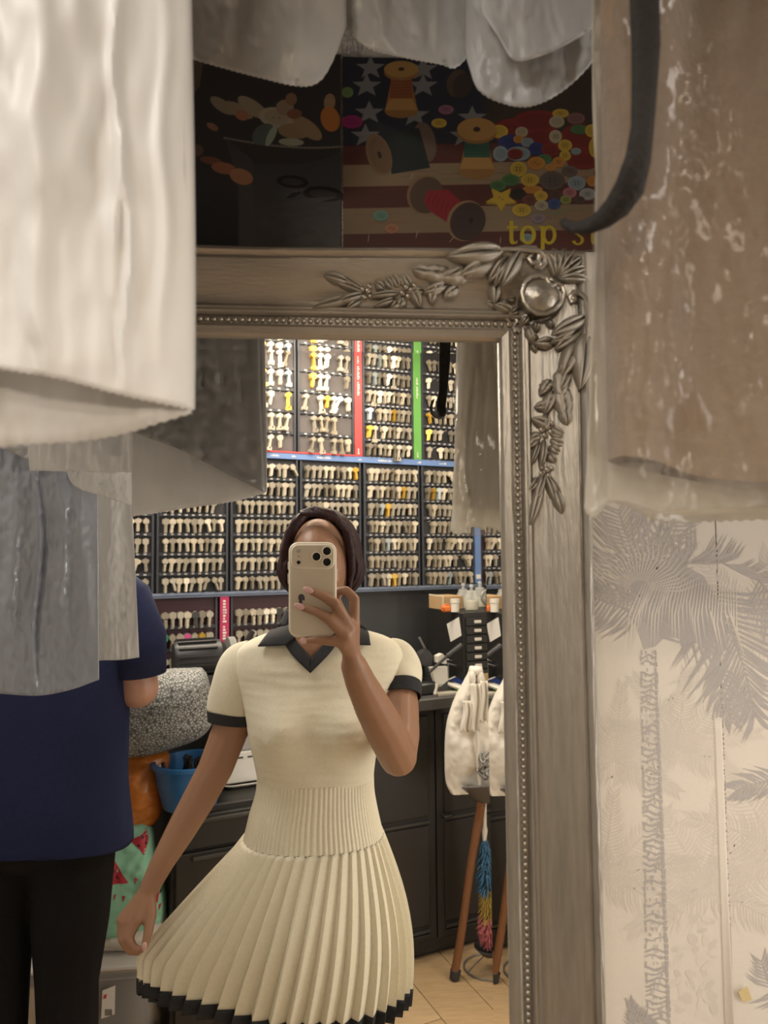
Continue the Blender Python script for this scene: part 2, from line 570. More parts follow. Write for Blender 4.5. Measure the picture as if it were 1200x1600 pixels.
# ================================================================== THE MIRROR
REFL = False
def metal_paint(name, col, rough=.36, metal=.75, dark=(.05, .04, .03), scl=60):
    m = mat(name, col, rough, metal, .10, scl, .25, 120)
    nt = m.node_tree
    geo = nt.nodes.new('ShaderNodeNewGeometry')             # colour darker in the hollows of the cast relief
    rp = nt.nodes.new('ShaderNodeValToRGB')
    rp.color_ramp.elements[0].position = .44; rp.color_ramp.elements[0].color = (*dark, 1)
    rp.color_ramp.elements[1].position = .52; rp.color_ramp.elements[1].color = (1, 1, 1, 1)
    nt.links.new(geo.outputs['Pointiness'], rp.inputs[0])
    bs = nt.nodes['Principled BSDF']
    src = bs.inputs['Base Color'].links[0].from_socket
    mx = nt.nodes.new('ShaderNodeMix'); mx.data_type = 'RGBA'; mx.blend_type = 'MULTIPLY'; mx.inputs[0].default_value = .85
    nt.links.new(src, mx.inputs[6]); nt.links.new(rp.outputs[0], mx.inputs[7]); nt.links.new(mx.outputs[2], bs.inputs['Base Color'])
    return m
m_silver = mat('antique_silver', (.45, .41, .36), .40, .7, .14, 18, .2, 90, stretch=(1, 1, 6))
m_silver_v = mat('antique_silver_grain', (.40, .37, .33), .42, .7, .16, 40, .25, 60, stretch=(6, 1, .6))
m_orn = metal_paint('silver_relief', (.46, .42, .36))
m_wax = mat('dark_wax', (.07, .055, .045), .6, .3)
m_mirror = mat('silvered_glass', (.94, .945, .935), 0.0, 1.0, 0.0)

Xo = at(922, 600, -.024).x; Zo = at(800, 388, -.024).z
Xi = at(784, 700, -.006).x; Zi = at(620, 528, -.006).z
FW = Xo - Xi
XLi, Zb = -.46, .115                                     # inner left and bottom edges, out of the picture
mir = thing('wall_mirror', 'tall mirror in an ornate silver frame with beading and corner shell', 'mirror', (Xi - .3, 0, .03))
PROF = [(0, -2), (0, 5), (1.5, 7.5), (7, 9.5), (9.5, 8), (10, 6.5), (16.5, 6.5), (17, 9), (18.5, 12.5), (20, 13), (21, 11), (22, 11.5), (23.5, 12), (25, 10), (27, 7.5),
        (31, 8.5), (38, 11.5), (47, 16.5), (56, 21), (63, 23.5), (64.2, 21.2), (65.4, 21.5), (67, 25), (69.5, 27), (72, 26.5), (74, 24), (74, -18)]
PROF = [(w * FW / 74.0, h / 1000.0) for w, h in PROF]
CORE = PROF[14][0]
def prof_h(w):
    return interp(w, [p for p in PROF[:-1]])
def wave(s):                                              # the swept outer edge of a side
    return 1 - .085 * max(0, math.sin(math.pi * min(1, max(0, (s - .10) / .36)))) ** 1.5
def rail(fn, name='frame_rail', n=60, m=None):
    mb = MB()
    np_ = len(PROF)
    vs = [fn(w, h, j / n) for j in range(n + 1) for (w, h) in PROF]
    fs = [(j*np_ + i, j*np_ + i + 1, (j+1)*np_ + i + 1, (j+1)*np_ + i) for j in range(n) for i in range(np_ - 1)]
    mb.add(vs, fs)
    return obj(name, mb, m or m_silver, mir, angle=35)
def wv(w, s, L):
    d = min(s, 1 - s) * L
    return w if w < CORE else CORE + (w - CORE) * wave(d)
def top_rail(w, h, q):
    x0, x1 = XLi - w, Xi + w
    return Vector((x0 + (x1 - x0)*q, -h, Zi + wv(w, q, x1 - x0)))
def right_rail(w, h, q):
    z0, z1 = Zi + w, Zb - w
    return Vector((Xi + (w if w < CORE else CORE + (w-CORE)*(1 - .3*(1-wave(min(q, 1-q)*(z0-z1))))), -h, z0 + (z1 - z0)*q))
def left_rail(w, h, q):
    z0, z1 = Zi + w, Zb - w
    return Vector((XLi - w, -h, z1 + (z0 - z1)*q))
def bottom_rail(w, h, q):
    x0, x1 = XLi - w, Xi + w
    return Vector((x1 + (x0 - x1)*q, -h, Zb - w))
rt = rail(top_rail); rr = rail(right_rail, n=90, m=m_silver_v); rail(left_rail, n=8, m=m_silver_v); rail(bottom_rail, n=8)
# dark line under the outer moulding and in the groove beside the beads
# glass and its bevel (the strip deflects the view towards the middle, as the ground edge does)
bwx, bwz = .0138, .0108
gx0, gx1, gz0, gz1 = XLi - .001, Xi + .0005, Zb, Zi + .0005
ix0, ix1, iz0, iz1 = gx0 + bwx, gx1 - bwx, gz0 + bwz, gz1 - bwz
obj('glass', MB().poly([(ix0, 0, iz0), (ix1, 0, iz0), (ix1, 0, iz1), (ix0, 0, iz1)]), m_mirror, mir, smooth=False)
ex, ez = bwx * math.tan(R(1.95)), bwz * math.tan(R(1.3))
obj('bevel', MB().poly([(ix1, 0, iz0), (gx1, -ex, iz0), (gx1, -ex, iz1), (ix1, 0, iz1)]), m_mirror, mir, smooth=False)
obj('bevel', MB().poly([(ix0, 0, iz1), (ix1, 0, iz1), (ix1, -ez, gz1), (ix0, -ez, gz1)]), m_mirror, mir, smooth=False)
obj('bevel', MB().poly([(gx0, -ex, iz0), (ix0, 0, iz0), (ix0, 0, iz1), (gx0, -ex, iz1)]), m_mirror, mir, smooth=False)
obj('bevel', MB().poly([(ix0, -ez, gz0), (ix1, -ez, gz0), (ix1, 0, iz0), (ix0, 0, iz0)]), m_mirror, mir, smooth=False)
obj('bevel', MB().poly([(ix1, 0, iz1), (gx1, -ex, iz1), (gx1, -ex - ez, gz1), (ix1, -ez, gz1)]), m_mirror, mir, smooth=False)
obj('backboard', MB().box(((XLi + Xi)/2, .012, (Zb + Zi)/2), (Xi - XLi)/2 + .02, .006, (Zi - Zb)/2 + .02), m_wax, mir)

# beads
bead_w = 13.2 * FW / 74
bmb = MB(); bmb.ell((0, 0, 0), (.0022, .0024, .0022), nu=8, nv=6)
bead_me = mesh_from('bead', bmb, Vector((0, 0, 0)), True, 180); bead_me.materials.append(m_orn)
pitch = .0054
z = Zi + bead_w
nb = 0
while z > 1.08:
    inst('bead', bead_me, rr, Matrix.Translation((Xi + bead_w, -.0078, z))); z -= pitch; nb += 1
x = Xi + bead_w - pitch
while x > -.19:
    inst('bead', bead_me, rt, Matrix.Translation((x, -.0078, Zi + bead_w))); x -= pitch; nb += 1
rest = MB()
while x > XLi - bead_w:
    rest.ell((x, -.0078, Zi + bead_w), .0022, nu=6, nv=4); x -= pitch
zz = z
while zz > Zb - bead_w:
    rest.ell((Xi + bead_w, -.0078, zz), .0022, nu=6, nv=4); rest.ell((XLi - bead_w, -.0078, zz), .0022, nu=6, nv=4); zz -= pitch
tag(obj('bead_row', rest, m_orn, mir), kind='stuff')

# ---------- cast relief: pieces listed for the right side, mirrored over the corner for the top
SC = (Xo - at(822, 600, -.024).x) / 100.0                # metres per picture pixel on the frame
def fpos(x, y, top, lift=0.0):
    a, o = (y - 388) * SC, (922 - x) * SC
    h = prof_h(max(0, min(FW, FW - o))) + lift
    return Vector((Xo - a, -h, Zo - o)) if top else Vector((Xo - o, -h, Zo - a))
def fdir(ang, top):
    d = Vector((math.cos(R(ang)), 0, -math.sin(R(ang))))  # picture angle: 0 right, 90 down
    return Vector((-(-d.z) , 0, d.x)) if top else d
def leaf_mesh(name, veins):
    """unit leaf along +x, width 1 along z, rising towards -y, with a midrib and ribbed flanks"""
    mb = MB()
    nu, nv = 14, 10
    def fn(u, v):
        w = math.sin(math.pi * min(1, u ** .8)) ** .75 * .5
        s = (v - .5) * 2
        lob = 1 + .10 * math.sin(u * math.pi * 2 * veins) if veins else 1
        x = u - .12 * abs(s) * (1 - u)
        y = (1 - s*s) ** .6 * math.sin(math.pi * (u * .94 + .05)) ** .5
        y *= 1 - .42 * math.exp(-(s / .16) ** 2) + (.28 * math.sin(u * 2 * math.pi * veins + abs(s) * 4) * abs(s) if veins else .2 * math.exp(-((abs(s) - .5) / .16) ** 2))
        return Vector((x, -y, s * w * lob))
    mb.grid(fn, nu, nv)
    me = mesh_from(name, mb, Vector((0, 0, 0)), True, 180); me.materials.append(m_orn)
    return me
LEAF = {0: leaf_mesh('plain_leaf', 0), 1: leaf_mesh('ribbed_leaf', 4)}
def place_leaf(name, kind, x, y, ang, L, Wd, H, parent, top, lift=-.001):
    p = fpos(x, y, top, lift)
    d = fdir(ang, top)
    yv = Vector((0, 1, 0))
    zv = d.cross(yv)
    M = Matrix((( d.x*L*SC, 0, zv.x*Wd*SC, p.x), (d.y, H, zv.y, p.y), (d.z*L*SC, 0, zv.z*Wd*SC, p.z), (0, 0, 0, 1)))
    return inst(name, LEAF[kind], parent, M)
LEAVES = [  # x, y (start of the leaf), angle, length, width, height m, kind
    (912, 496, 152, 52, 17, .0065, 0), (907, 512, 140, 44, 18, .0065, 0), (872, 528, 175, 28, 15, .005, 0),
    (902, 536, 116, 52, 22, .007, 0), (914, 528, 98, 72, 26, .0075, 0), (899, 540, 122, 44, 15, .0055, 0),
    (890, 578, 118, 30, 13, .006, 0), (884, 572, 100, 46, 20, .006, 1), (866, 588, 128, 26, 14, .0055, 1), (882, 600, 86, 50, 22, .006, 1), (872, 612, 140, 26, 14, .005, 1),
    (868, 606, 110, 34, 14, .006, 0), (862, 626, 172, 20, 13, .005, 0), (884, 634, 84, 24, 16, .0055, 0), (860, 640, 96, 26, 10, .005, 0),
    (862, 656, 200, 26, 14, .0055, 0), (868, 662, 40, 22, 12, .005, 0), (850, 670, 150, 18, 12, .005, 0), (866, 670, 20, 20, 11, .005, 0), (866, 680, 30, 20, 12, .0055, 0), (864, 690, 42, 18, 12, .0055, 0), (862, 702, 60, 16, 12, .0055, 0),
    (856, 682, 100, 40, 9, .006, 0), (848, 684, 112, 34, 8, .0055, 0), (845, 676, 130, 18, 12, .005, 0),
    (853, 736, 112, 40, 11, .0065, 0), (850, 744, 106, 66, 13, .0065, 0), (858, 736, 74, 50, 10, .0065, 0), (862, 738, 62, 34, 9, .006, 0), (870, 760, 78, 34, 13, .0065, 0), (846, 738, 126, 26, 9, .005, 0),
    (832, 505, 70, 26, 10, .0055, 0), (834, 515, 20, 16, 9, .005, 0), (842, 524, 75, 18, 9, .0045, 0), (898, 520, 160, 34, 12, .006, 0), (886, 498, 40, 26, 11, .006, 0),
]
LOBES = []
for i in range(9):
    a = 70 + i * 27.5
    if 70 <= a <= 300: LOBES.append((852 + 40*math.cos(R(a)), 459 + 40*math.sin(R(a)), a, 15, 9))
for top, par in ((False, rr), (True, rt)):
    for (x, y, an, L, Wd, H, kd) in LEAVES:
        place_leaf('acanthus_leaf', kd, x, y, an, L * 1.12, Wd * 1.45, H * 1.35, par, top)
    for bx, by, r in ((852, 664, 5), (860, 660, 5), (856, 673, 5), (864, 668, 4.5), (847, 672, 4.5), (851, 722, 4.5), (858, 726, 5), (850, 732, 4.5), (860, 735, 4), (864, 724, 4), (866, 655, 4), (871, 616, 4)):
        mb = MB(); p = fpos(bx, by, top, .0025)
        mb.ell(p, (r*SC, r*SC*.9, r*SC), nu=8, nv=6)
        obj('berry', mb, m_orn, par)
    # scroll along the outer edge and its ball
    mb = MB()
    sp = [(896, 472), (893, 463), (899, 456), (908, 457), (914, 467), (916, 490), (916, 520), (913, 545)]
    mb.tube([fpos(x, y, top, .003) for x, y in sp], [4.6*SC, 5*SC, 5*SC, 4.6*SC, 4*SC, 3.6*SC, 3*SC, 2*SC], 8)
    mb.ell(fpos(898, 466, top, .003), 6*SC, nu=10, nv=8)
    obj('scroll', mb, m_orn, par)
    for (sp, r) in (([(826, 505), (836, 500), (842, 508), (840, 520), (846, 528)], 3), ([(800, 486), (812, 482), (818, 492), (812, 502), (822, 510)], 3.2)):
        mb = MB(); mb.tube([fpos(x, y, top, .002) for x, y in sp], r*SC, 8); obj('scroll', mb, m_orn, par)
# corner shell, cartouche and rim
for (tx, ty, wd) in ((857, 390, 15), (872, 388, 15), (887, 387, 14), (903, 389, 14), (914, 400, 14), (919, 416, 14), (920, 434, 14)):
    x0, y0 = 876, 432
    an = math.degrees(math.atan2(ty - y0, tx - x0)); L = math.hypot(tx - x0, ty - y0)
    place_leaf('shell_rib', 0, x0 + 6*math.cos(R(an)), y0 + 6*math.sin(R(an)), an, L + 1, wd * 1.35, .0125, rr, False, -.001)
for (x, y, a, L, Wd) in LOBES:
    place_leaf('egg_lobe', 0, x - 4*math.cos(R(a)), y - 4*math.sin(R(a)), a, L * 1.1, Wd * 1.5, .0075, rr, False, .001)
mb = MB()
cp = fpos(850, 460, False, .000); cp.y = -.0185
def dome(u, v):
    a = 2*math.pi*u; r = v * 1.14
    x = 850 + 31*r*math.cos(a); y = 460 + 29*r*math.sin(a)
    p = fpos(x, y, False); p.y = (cp.y - .0075*(1 - r*r) - .003 if r <= 1.0 else -.008) + .0006*nz(x*.1, y*.1, 3)
    return p
mb.grid(dome, 28, 9, closed=True)
obj('cartouche', mb, m_orn, rr)
mb = MB()
sp = [(854, 446), (861, 441), (857, 433), (848, 429), (834, 431), (823, 441), (818, 456), (821, 470), (830, 482), (842, 489), (856, 489), (870, 482), (880, 470), (885, 456), (882, 446), (874, 441), (865, 446), (866, 453)]
pts = []
for i in range(len(sp) * 3):
    q = i / 3; k0 = int(q); k1 = min(k0 + 1, len(sp) - 1); f = q - k0
    x, y = sp[k0][0] + (sp[k1][0]-sp[k0][0])*f, sp[k0][1] + (sp[k1][1]-sp[k0][1])*f
    p = fpos(x, y, False); p.y = cp.y - .0055; pts.append(p)
mb.tube(pts, 3.4*SC, 8)
mb.ell(fpos(867, 433, False) * 1 + Vector((0, -.006, 0)), 4.6*SC, nu=8, nv=6)
obj('cartouche_rim', mb, m_orn, rr)
mb = MB()
sp = [(770, 402), (795, 394), (822, 389), (838, 390), (845, 400), (842, 411), (833, 413), (828, 406), (833, 400)]
mb.tube([Vector((Xo - (922-x)*SC, -.027, Zo - (y-388)*SC)) for x, y in sp], [2*SC, 3.4*SC, 4.4*SC, 5*SC, 5.2*SC, 5*SC, 4.4*SC, 4*SC, 3*SC], 8)
obj('scroll', mb, m_orn, rt)

# ================================================================== POSTERS ABOVE THE MIRROR
PY = WALLY - .006
m_sheet = mat('poster_board', (.05, .045, .045), .4)
def poster(label, x0, x1, y0, y1):
    t = thing('poster', label, 'poster', at((x0+x1)/2, y1, PY + .002))
    a, b = at(x0, y0, PY), at(x1, y1, PY)
    obj('board', MB().box(((a.x+b.x)/2, PY + .0022, (a.z+b.z)/2), (b.x-a.x)/2, .0020, (a.z-b.z)/2), m_sheet, t, smooth=False)
    return t
INK_DIM = .74      # the posters' inks are dark
p1 = poster('dark poster of a metal cup of buttons beside black scissors', 262, 533, 84, 392)
k = Ink(PY); k.dim = INK_DIM
k.shape([(263, 85), (532.5, 85), (532.5, 391), (263, 391)], (.035, .027, .024), (.045, .043, .045))
k.shape([(300, 90), (318, 90), (312, 135), (300, 150)], (.12, .09, .06))
k.shape([(372, 245), (532, 235), (532, 391), (372, 391)], (.045, .042, .042), (.11, .105, .105))
k.shape([(335, 228), (532, 224), (520, 245), (470, 256), (400, 256), (350, 245)], (.04, .035, .032))
k.shape([(352, 215), (375, 300), (375, 391), (400, 391), (395, 250)], (.05, .045, .045), (.12, .115, .11))
for i in range(30):                                           # beaded rim of the cup
    q = i / 29; x = 352 + 180*q; y = 214 + 17*math.sin(math.pi*q*.62 + .1)
    k.disc(x, y, 3.6, 1.6, (.23, .2, .17), 0, 8)
for cx, cy, rx, ry, rot, c in ((347, 165, 22, 9, 35, (.28, .22, .15)), (372, 172, 26, 10, 25, (.30, .23, .15)), (395, 168, 28, 11, 35, (.33, .26, .17)), (432, 184, 28, 16, 12, (.42, .35, .24)), (432, 183, 20, 11, 12, (.36, .30, .2)),
                               (460, 205, 26, 12, 5, (.30, .2, .12)), (480, 200, 28, 12, 38, (.33, .22, .13)), (412, 210, 20, 15, -40, (.10, .12, .11)), (424, 212, 6, 18, 25, (.34, .38, .3)), (455, 222, 20, 6, 3, (.36, .36, .26)), (378, 180, 11, 8, 20, (.38, .16, .09)),
                               (332, 198, 10, 5, 30, (.3, .14, .09)), (445, 168, 14, 12, 0, (.3, .22, .14)), (455, 155, 9, 10, 0, (.26, .15, .08)), (460, 178, 12, 8, 0, (.25, .1, .06)), (515, 160, 9, 14, 5, (.32, .2, .11)), (516, 186, 15, 20, -15, (.48, .17, .04)),
                               (308, 235, 10, 9, 0, (.14, .09, .07)), (330, 251, 18, 6, 10, (.2, .075, .045)), (350, 263, 20, 9, 10, (.36, .14, .08)), (377, 276, 19, 12, 20, (.45, .21, .11))):
    k.disc(cx, cy, rx, ry, c, rot, 18)
for dx in (-5, 5):
    k.disc(432 + dx, 184, 1.5, 1.2, (.15, .1, .06), 0, 6)
for cx, cy, rx, ry, rot in ((457, 284, 25, 10, 5), (505, 303, 32, 12, 5)):
    k.disc(cx, cy, rx, ry, (.012, .012, .014), rot); k.disc(cx, cy, rx*.68, ry*.55, (.055, .05, .05), rot)
k.stroke((445, 308), (482, 293), 5, 3, (.1, .09, .09)); k.stroke((418, 323), (530, 308), 6, 5, (.09, .085, .085)); k.stroke((470, 300), (445, 310), 4, 3, (.015, .015, .017))
for _ in range(40):
    k.disc(random.uniform(400, 525), random.uniform(325, 385), random.uniform(4, 14), random.uniform(2, 6), random.choice(((.10, .095, .095), (.085, .08, .08))), 0, 8)
obj('print', k, m_print, p1, smooth=False)

p2 = poster('colourful poster of cotton reels and buttons on starred wood', 535.5, 968, 88, 392)
k = Ink(PY); k.dim = INK_DIM
NAVY, RED, WOOD = (.022, .022, .035), (.10, .028, .022), (.27, .19, .115)
k.shape([(536, 89), (967, 96), (967, 391), (536, 391)], NAVY)
k.shape([(760, 95), (967, 98), (967, 215), (760, 215)], (.045, .03, .022))
for (y0, y1, c) in ((226, 256, RED), (256, 290, WOOD), (290, 324, RED), (324, 364, WOOD), (364, 391, RED)):
    k.shape([(536, y0 + 2), (967, y0 - 6), (967, y1 - 6), (536, y1 + 2)] if y1 < 390 else [(536, y0+2), (967, y0-6), (967, 391), (536, 391)], c)
    for _ in range(16):
        x, y = random.uniform(536, 900), random.uniform(y0 + 3, y1 - 9)
        k.shape([(x, y), (x + random.uniform(30, 66), y - 1), (x + 60, y + .9), (x, y + 1.0)], tuple(q * random.choice((.7, .85, 1.15)) for q in c))
def star(cx, cy, r, col, squash=.8):
    k.shape([(cx + (r if i % 2 == 0 else r*.42)*math.sin(math.pi*i/5), cy - squash*(r if i % 2 == 0 else r*.42)*math.cos(math.pi*i/5)) for i in range(10)], col)
for cx, cy in ((579, 106), (573, 134), (577, 176), (571, 212), (661, 108), (661, 134), (648, 180), (738, 184), (725, 212)):
    star(cx, cy, 24, (.21, .205, .2))
def holes(cx, cy, r, n=4):
    for i in range(n):
        a = math.pi/4 + 2*math.pi*i/n
        k.disc(cx + r*math.cos(a), cy + r*.8*math.sin(a), r*.42, r*.36, (.05, .035, .02), 0, 6)
def button(cx, cy, rx, ry, c, h=4):
    k.disc(cx, cy + 1.5, rx, ry, tuple(q*.45 for q in c), 0, 14); k.disc(cx, cy, rx, ry, c, 0, 16); k.disc(cx, cy, rx*.72, ry*.72, tuple(q*.82 for q in c), 0, 14)
    if h: holes(cx, cy, min(rx, ry)*.3, h)
YEL, ORA, LBL, GRN, DRD, BLU, CRM, PNK = (.55, .37, .05), (.50, .22, .04), (.24, .30, .32), (.07, .17, .06), (.20, .022, .016), (.03, .04, .16), (.42, .36, .24), (.42, .16, .18)
for cx, cy, rx, ry, c, h in ((543, 144, 9, 8, (.16, .26, .08), 0), (550, 190, 17, 10, (.30, .02, .13), 0), (697, 171, 12, 7, (.30, .12, .18), 4), (686, 192, 12, 7, YEL, 4), (595, 337, 12, 8, (.16, .33, .26), 2), (612, 357, 11, 7, (.48, .22, .13), 2)):
    button(cx, cy, rx, ry, c, h)
# heap of buttons
for cx, cy, rx, ry, c, h in ((800, 205, 32, 20, DRD, 0), (840, 190, 40, 18, DRD, 0), (845, 218, 34, 18, DRD, 0), (905, 215, 30, 22, DRD, 0), (912, 250, 27, 14, DRD, 0), (780, 205, 14, 10, YEL, 0), (798, 222, 20, 12, BLU, 0), (815, 206, 10, 8, CRM, 0), (810, 217, 8, 6, ORA, 0), (824, 222, 10, 7, LBL, 0), (838, 232, 12, 10, BLU, 0), (860, 234, 14, 10, DRD, 0),
                             (876, 177, 13, 7, YEL, 4), (870, 190, 12, 9, CRM, 0), (868, 213, 10, 10, CRM, 4), (900, 185, 14, 9, (.22, .1, .1), 0), (905, 202, 14, 7, GRN, 0), (925, 204, 11, 10, YEL, 0), (883, 227, 11, 9, YEL, 4), (900, 236, 8, 5, LBL, 0), (883, 243, 9, 8, YEL, 4), (782, 240, 12, 12, LBL, 0), (810, 240, 19, 11, LBL, 0), (805, 240, 12, 8, DRD, 0), (850, 248, 12, 7, GRN, 0),
                             (873, 253, 10, 8, ORA, 4), (838, 255, 14, 10, ORA, 2), (860, 262, 8, 5, ORA, 0), (810, 264, 13, 12, YEL, 4), (798, 281, 14, 9, GRN, 0), (828, 281, 14, 10, YEL, 4), (863, 282, 20, 15, (.11, .085, .07), 4), (890, 267, 13, 8, (.14, .1, .08), 4), (778, 290, 13, 8, GRN, 4), (832, 296, 16, 6, ORA, 0), (901, 286, 14, 11, LBL, 4), (810, 302, 12, 8, (.03, .025, .02), 0),
                             (845, 306, 11, 8, YEL, 4), (827, 312, 11, 8, (.17, .06, .04), 4), (868, 304, 10, 7, (.1, .05, .04), 4), (890, 301, 11, 8, PNK, 4), (918, 303, 13, 9, (.36, .36, .36), 4), (846, 321, 11, 8, CRM, 4), (866, 318, 10, 8, (.05, .09, .24), 4), (884, 312, 9, 7, (.26, .28, .08), 4), (905, 312, 9, 6, (.1, .06, .05), 4), (815, 328, 15, 10, YEL, 4), (841, 341, 11, 7, (.3, .22, .25), 4), (925, 283, 8, 8, ORA, 0), (823, 372, 11, 7, (.2, .3, .3), 4),
                             (930, 230, 10, 16, YEL, 0), (945, 300, 12, 9, YEL, 4), (950, 330, 14, 8, ORA, 0), (940, 270, 12, 9, DRD, 0)):
    button(cx, cy, rx, ry, c, h)
k.shape([(783 + (26 if i % 2 == 0 else 12)*math.sin(math.pi*i/5 + math.pi), 313 - .75*(26 if i % 2 == 0 else 12)*math.cos(math.pi*i/5 + math.pi)) for i in range(10)], (.36, .24, .03))
k.shape([(783 + (26 if i % 2 == 0 else 12)*math.sin(math.pi*i/5 + math.pi), 310 - .75*(26 if i % 2 == 0 else 12)*math.cos(math.pi*i/5 + math.pi)) for i in range(10)], (.55, .36, .04))
holes(783, 310, 3, 2)
# reels
TAN, TAN2 = (.44, .24, .075), (.30, .15, .045)
def upright(cx, ty, rx, ry, thread, by, bw):
    k.shape([(cx - rx*.55, ty + ry), (cx + rx*.55, ty + ry), (cx + bw, by), (cx - bw, by)], TAN2)
    k.disc(cx, by, bw, ry*.8, TAN2); k.shape([(cx - rx*.6, by - 22), (cx + rx*.6, by - 22), (cx + bw, by - 2), (cx - bw, by - 2)], TAN)
    k.shape([(cx - rx*.62, ty + ry + 2), (cx + rx*.62, ty + ry + 2), (cx + rx*.68, by - 20), (cx - rx*.68, by - 20)], thread)
    for q in range(5):
        y = ty + ry + 6 + q*(by - 28 - ty - ry)/5
        k.shape([(cx - rx*.62, y), (cx + rx*.62, y - 1.5), (cx + rx*.62, y - .4), (cx - rx*.62, y + 1.2)], tuple(c*.7 for c in thread))
    k.disc(cx, ty + 5, rx, ry, TAN2); k.disc(cx, ty, rx, ry, TAN); k.disc(cx, ty, rx*.18, ry*.22, (.05, .03, .015))
k.disc(715, 130, 17, 22, (.09, .06, .04), 15); k.disc(722, 134, 15, 20, (.05, .035, .03), 15)
upright(627, 108, 27, 13, (.26, .085, .028), 174, 26)
upright(745, 202, 31, 18, (.035, .10, .065), 266, 28)
k.disc(664, 222, 17, 32, (.15, .1, .075), -12); k.shape([(600, 205), (655, 200), (672, 262), (612, 272)], (.016, .024, .024))
k.disc(592, 242, 19, 34, (.24, .15, .085), -18); k.disc(594, 242, 16, 30, (.19, .115, .065), -18); k.disc(593, 242, 3, 6, (.03, .02, .01), -18)
k.disc(664, 304, 28, 31, (.24, .15, .085), 25); k.disc(667, 305, 26, 29, (.1, .06, .042), 25)
k.shape([(668, 298), (700, 296), (728, 322), (700, 348), (672, 330), (662, 315)], (.28, .018, .028))
for q in range(6):
    k.stroke((676 + q*7, 300 + q*3), (668 + q*7, 326 + q*3), 1, 1, (.19, .012, .02), .1)
k.disc(728, 345, 29, 33, (.3, .19, .1), 30); k.disc(731, 346, 27, 31, (.06, .036, .03), 30); k.disc(736, 344, 3.5, 5, (.02, .012, .01), 30)
for x, y, a in ((575, 378, 80), (650, 372, 75), (702, 378, 40), (641, 280, 60), (781, 382, 80)):
    k.stroke((x, y), (x + 12*math.cos(R(a)), y - 14*math.sin(R(a))), .6, .4, (.5, .44, .36))
# yellow lettering: t o p  s t, stroke by stroke
YT = (.52, .39, .02)
def bar(x0, y0, x1, y1): k.shape([(x0, y0), (x1, y0), (x1, y1), (x0, y1)], YT)
def ring(cx, cy, rx, ry, w=.5, a0=0, a1=360):
    n = 24
    o = [(cx + rx*math.cos(R(a0 + (a1-a0)*i/n)), cy + ry*math.sin(R(a0 + (a1-a0)*i/n))) for i in range(n + 1)]
    q = [(cx + rx*w*math.cos(R(a0 + (a1-a0)*i/n)), cy + ry*(w + .22)*math.sin(R(a0 + (a1-a0)*i/n))) for i in range(n + 1)]
    for i in range(n):
        k.shape([o[i], o[i+1], q[i+1], q[i]], YT)
def letter_t(x):
    bar(x + 4, 345, x + 10, 376); bar(x, 353, x + 17, 357); k.shape([(x + 4, 374), (x + 10, 374), (x + 12, 378), (x + 17, 376), (x + 16, 380), (x + 9, 382), (x + 5, 380)], YT)
letter_t(792); ring(825, 367, 12.5, 15)
bar(845, 353, 851, 391); ring(858, 367, 11.5, 15, .5); bar(842, 353, 848, 356)
ring(905, 360, 9, 8, .45, 90, 350); ring(903, 375, 9.5, 8, .45, -90, 170); letter_t(919)
obj('print', k, m_print, p2, smooth=False)
# ================================================================== HANGING GARMENT COVERS
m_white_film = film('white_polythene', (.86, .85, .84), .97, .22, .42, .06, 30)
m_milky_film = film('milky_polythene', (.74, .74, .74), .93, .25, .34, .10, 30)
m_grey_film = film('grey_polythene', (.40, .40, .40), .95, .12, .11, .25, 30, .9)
m_blue_film = film('bluish_polythene', (.42, .45, .52), .90, .22, .12, .25, 25, .9)
m_clear_film = film('clear_polythene', (.50, .46, .42), .15, .35, .10, .35, 30, 1.0)
m_cloudy_film = film('cloudy_polythene', (.86, .82, .73), .60, .45, .14, .3, 30, .8)
m_rail = mat('chrome_rail', (.6, .6, .6), .2, 1.0)
m_coat = mat('beige_wool', (.26, .18, .115), .9, 0, .12, 60, .5, 150, sheen=.3)
m_coat_dull = m_coat
m_black_web = mat('black_webbing', (.018, .015, .014), .8, 0, .2, 200, .4, 300)
m_lining = mat('dark_patterned_lining', (.06, .055, .06), .7, 0, .9, 60)

def sheet(name, parent, m, L, Rr, top, bot, Yf, wr=.004, seed=0, nu=70, nv=70, serr=0.0, folds=(), solid=.0004, cr=1.0):
    """hanging film: left and right outline, top and a lower edge in picture pixels, depth from Yf(u, v)"""
    mb = MB()
    def fn(u, v):
        yb0 = bot(L(1) + (Rr(1) - L(1)) * u)
        py = top + (yb0 - top) * v
        px = L(v) + (Rr(v) - L(v)) * u
        if serr and v > .999:
            py += serr * (1 if int(round(u * nu)) % 2 else -1)
        y = Yf(u, v)
        e = min(1, 6*u + .15, 6*(1-u) + .15)
        y += wr * e * (nz(px*.011 + seed, py*.0045, seed) * 1.3 + .6*nz(px*.03, py*.012 + seed, 2.0) + cr*(.45*abs(nz(px*.05 + seed, py*.05, 5.)) + .30*abs(nz(px*.11, py*.10 + seed, 7.))))
        for (fx, fw, fa, v0, v1) in folds:                 # standing creases: position, width, height, from, to
            if v0 <= v <= v1:
                y -= fa * math.exp(-((px + 6*math.sin(py*.02 + fx) - fx) / fw) ** 2) * max(0, math.sin(math.pi * (v - v0) / (v1 - v0))) ** .5
        return at(px, py, y)
    mb.grid(fn, nu, nv)
    return obj(name, mb, m, parent, angle=60, solid=solid)

def pl(*pts):
    return lambda x: sinterp(x, list(pts))
def const(c):
    return lambda v: c

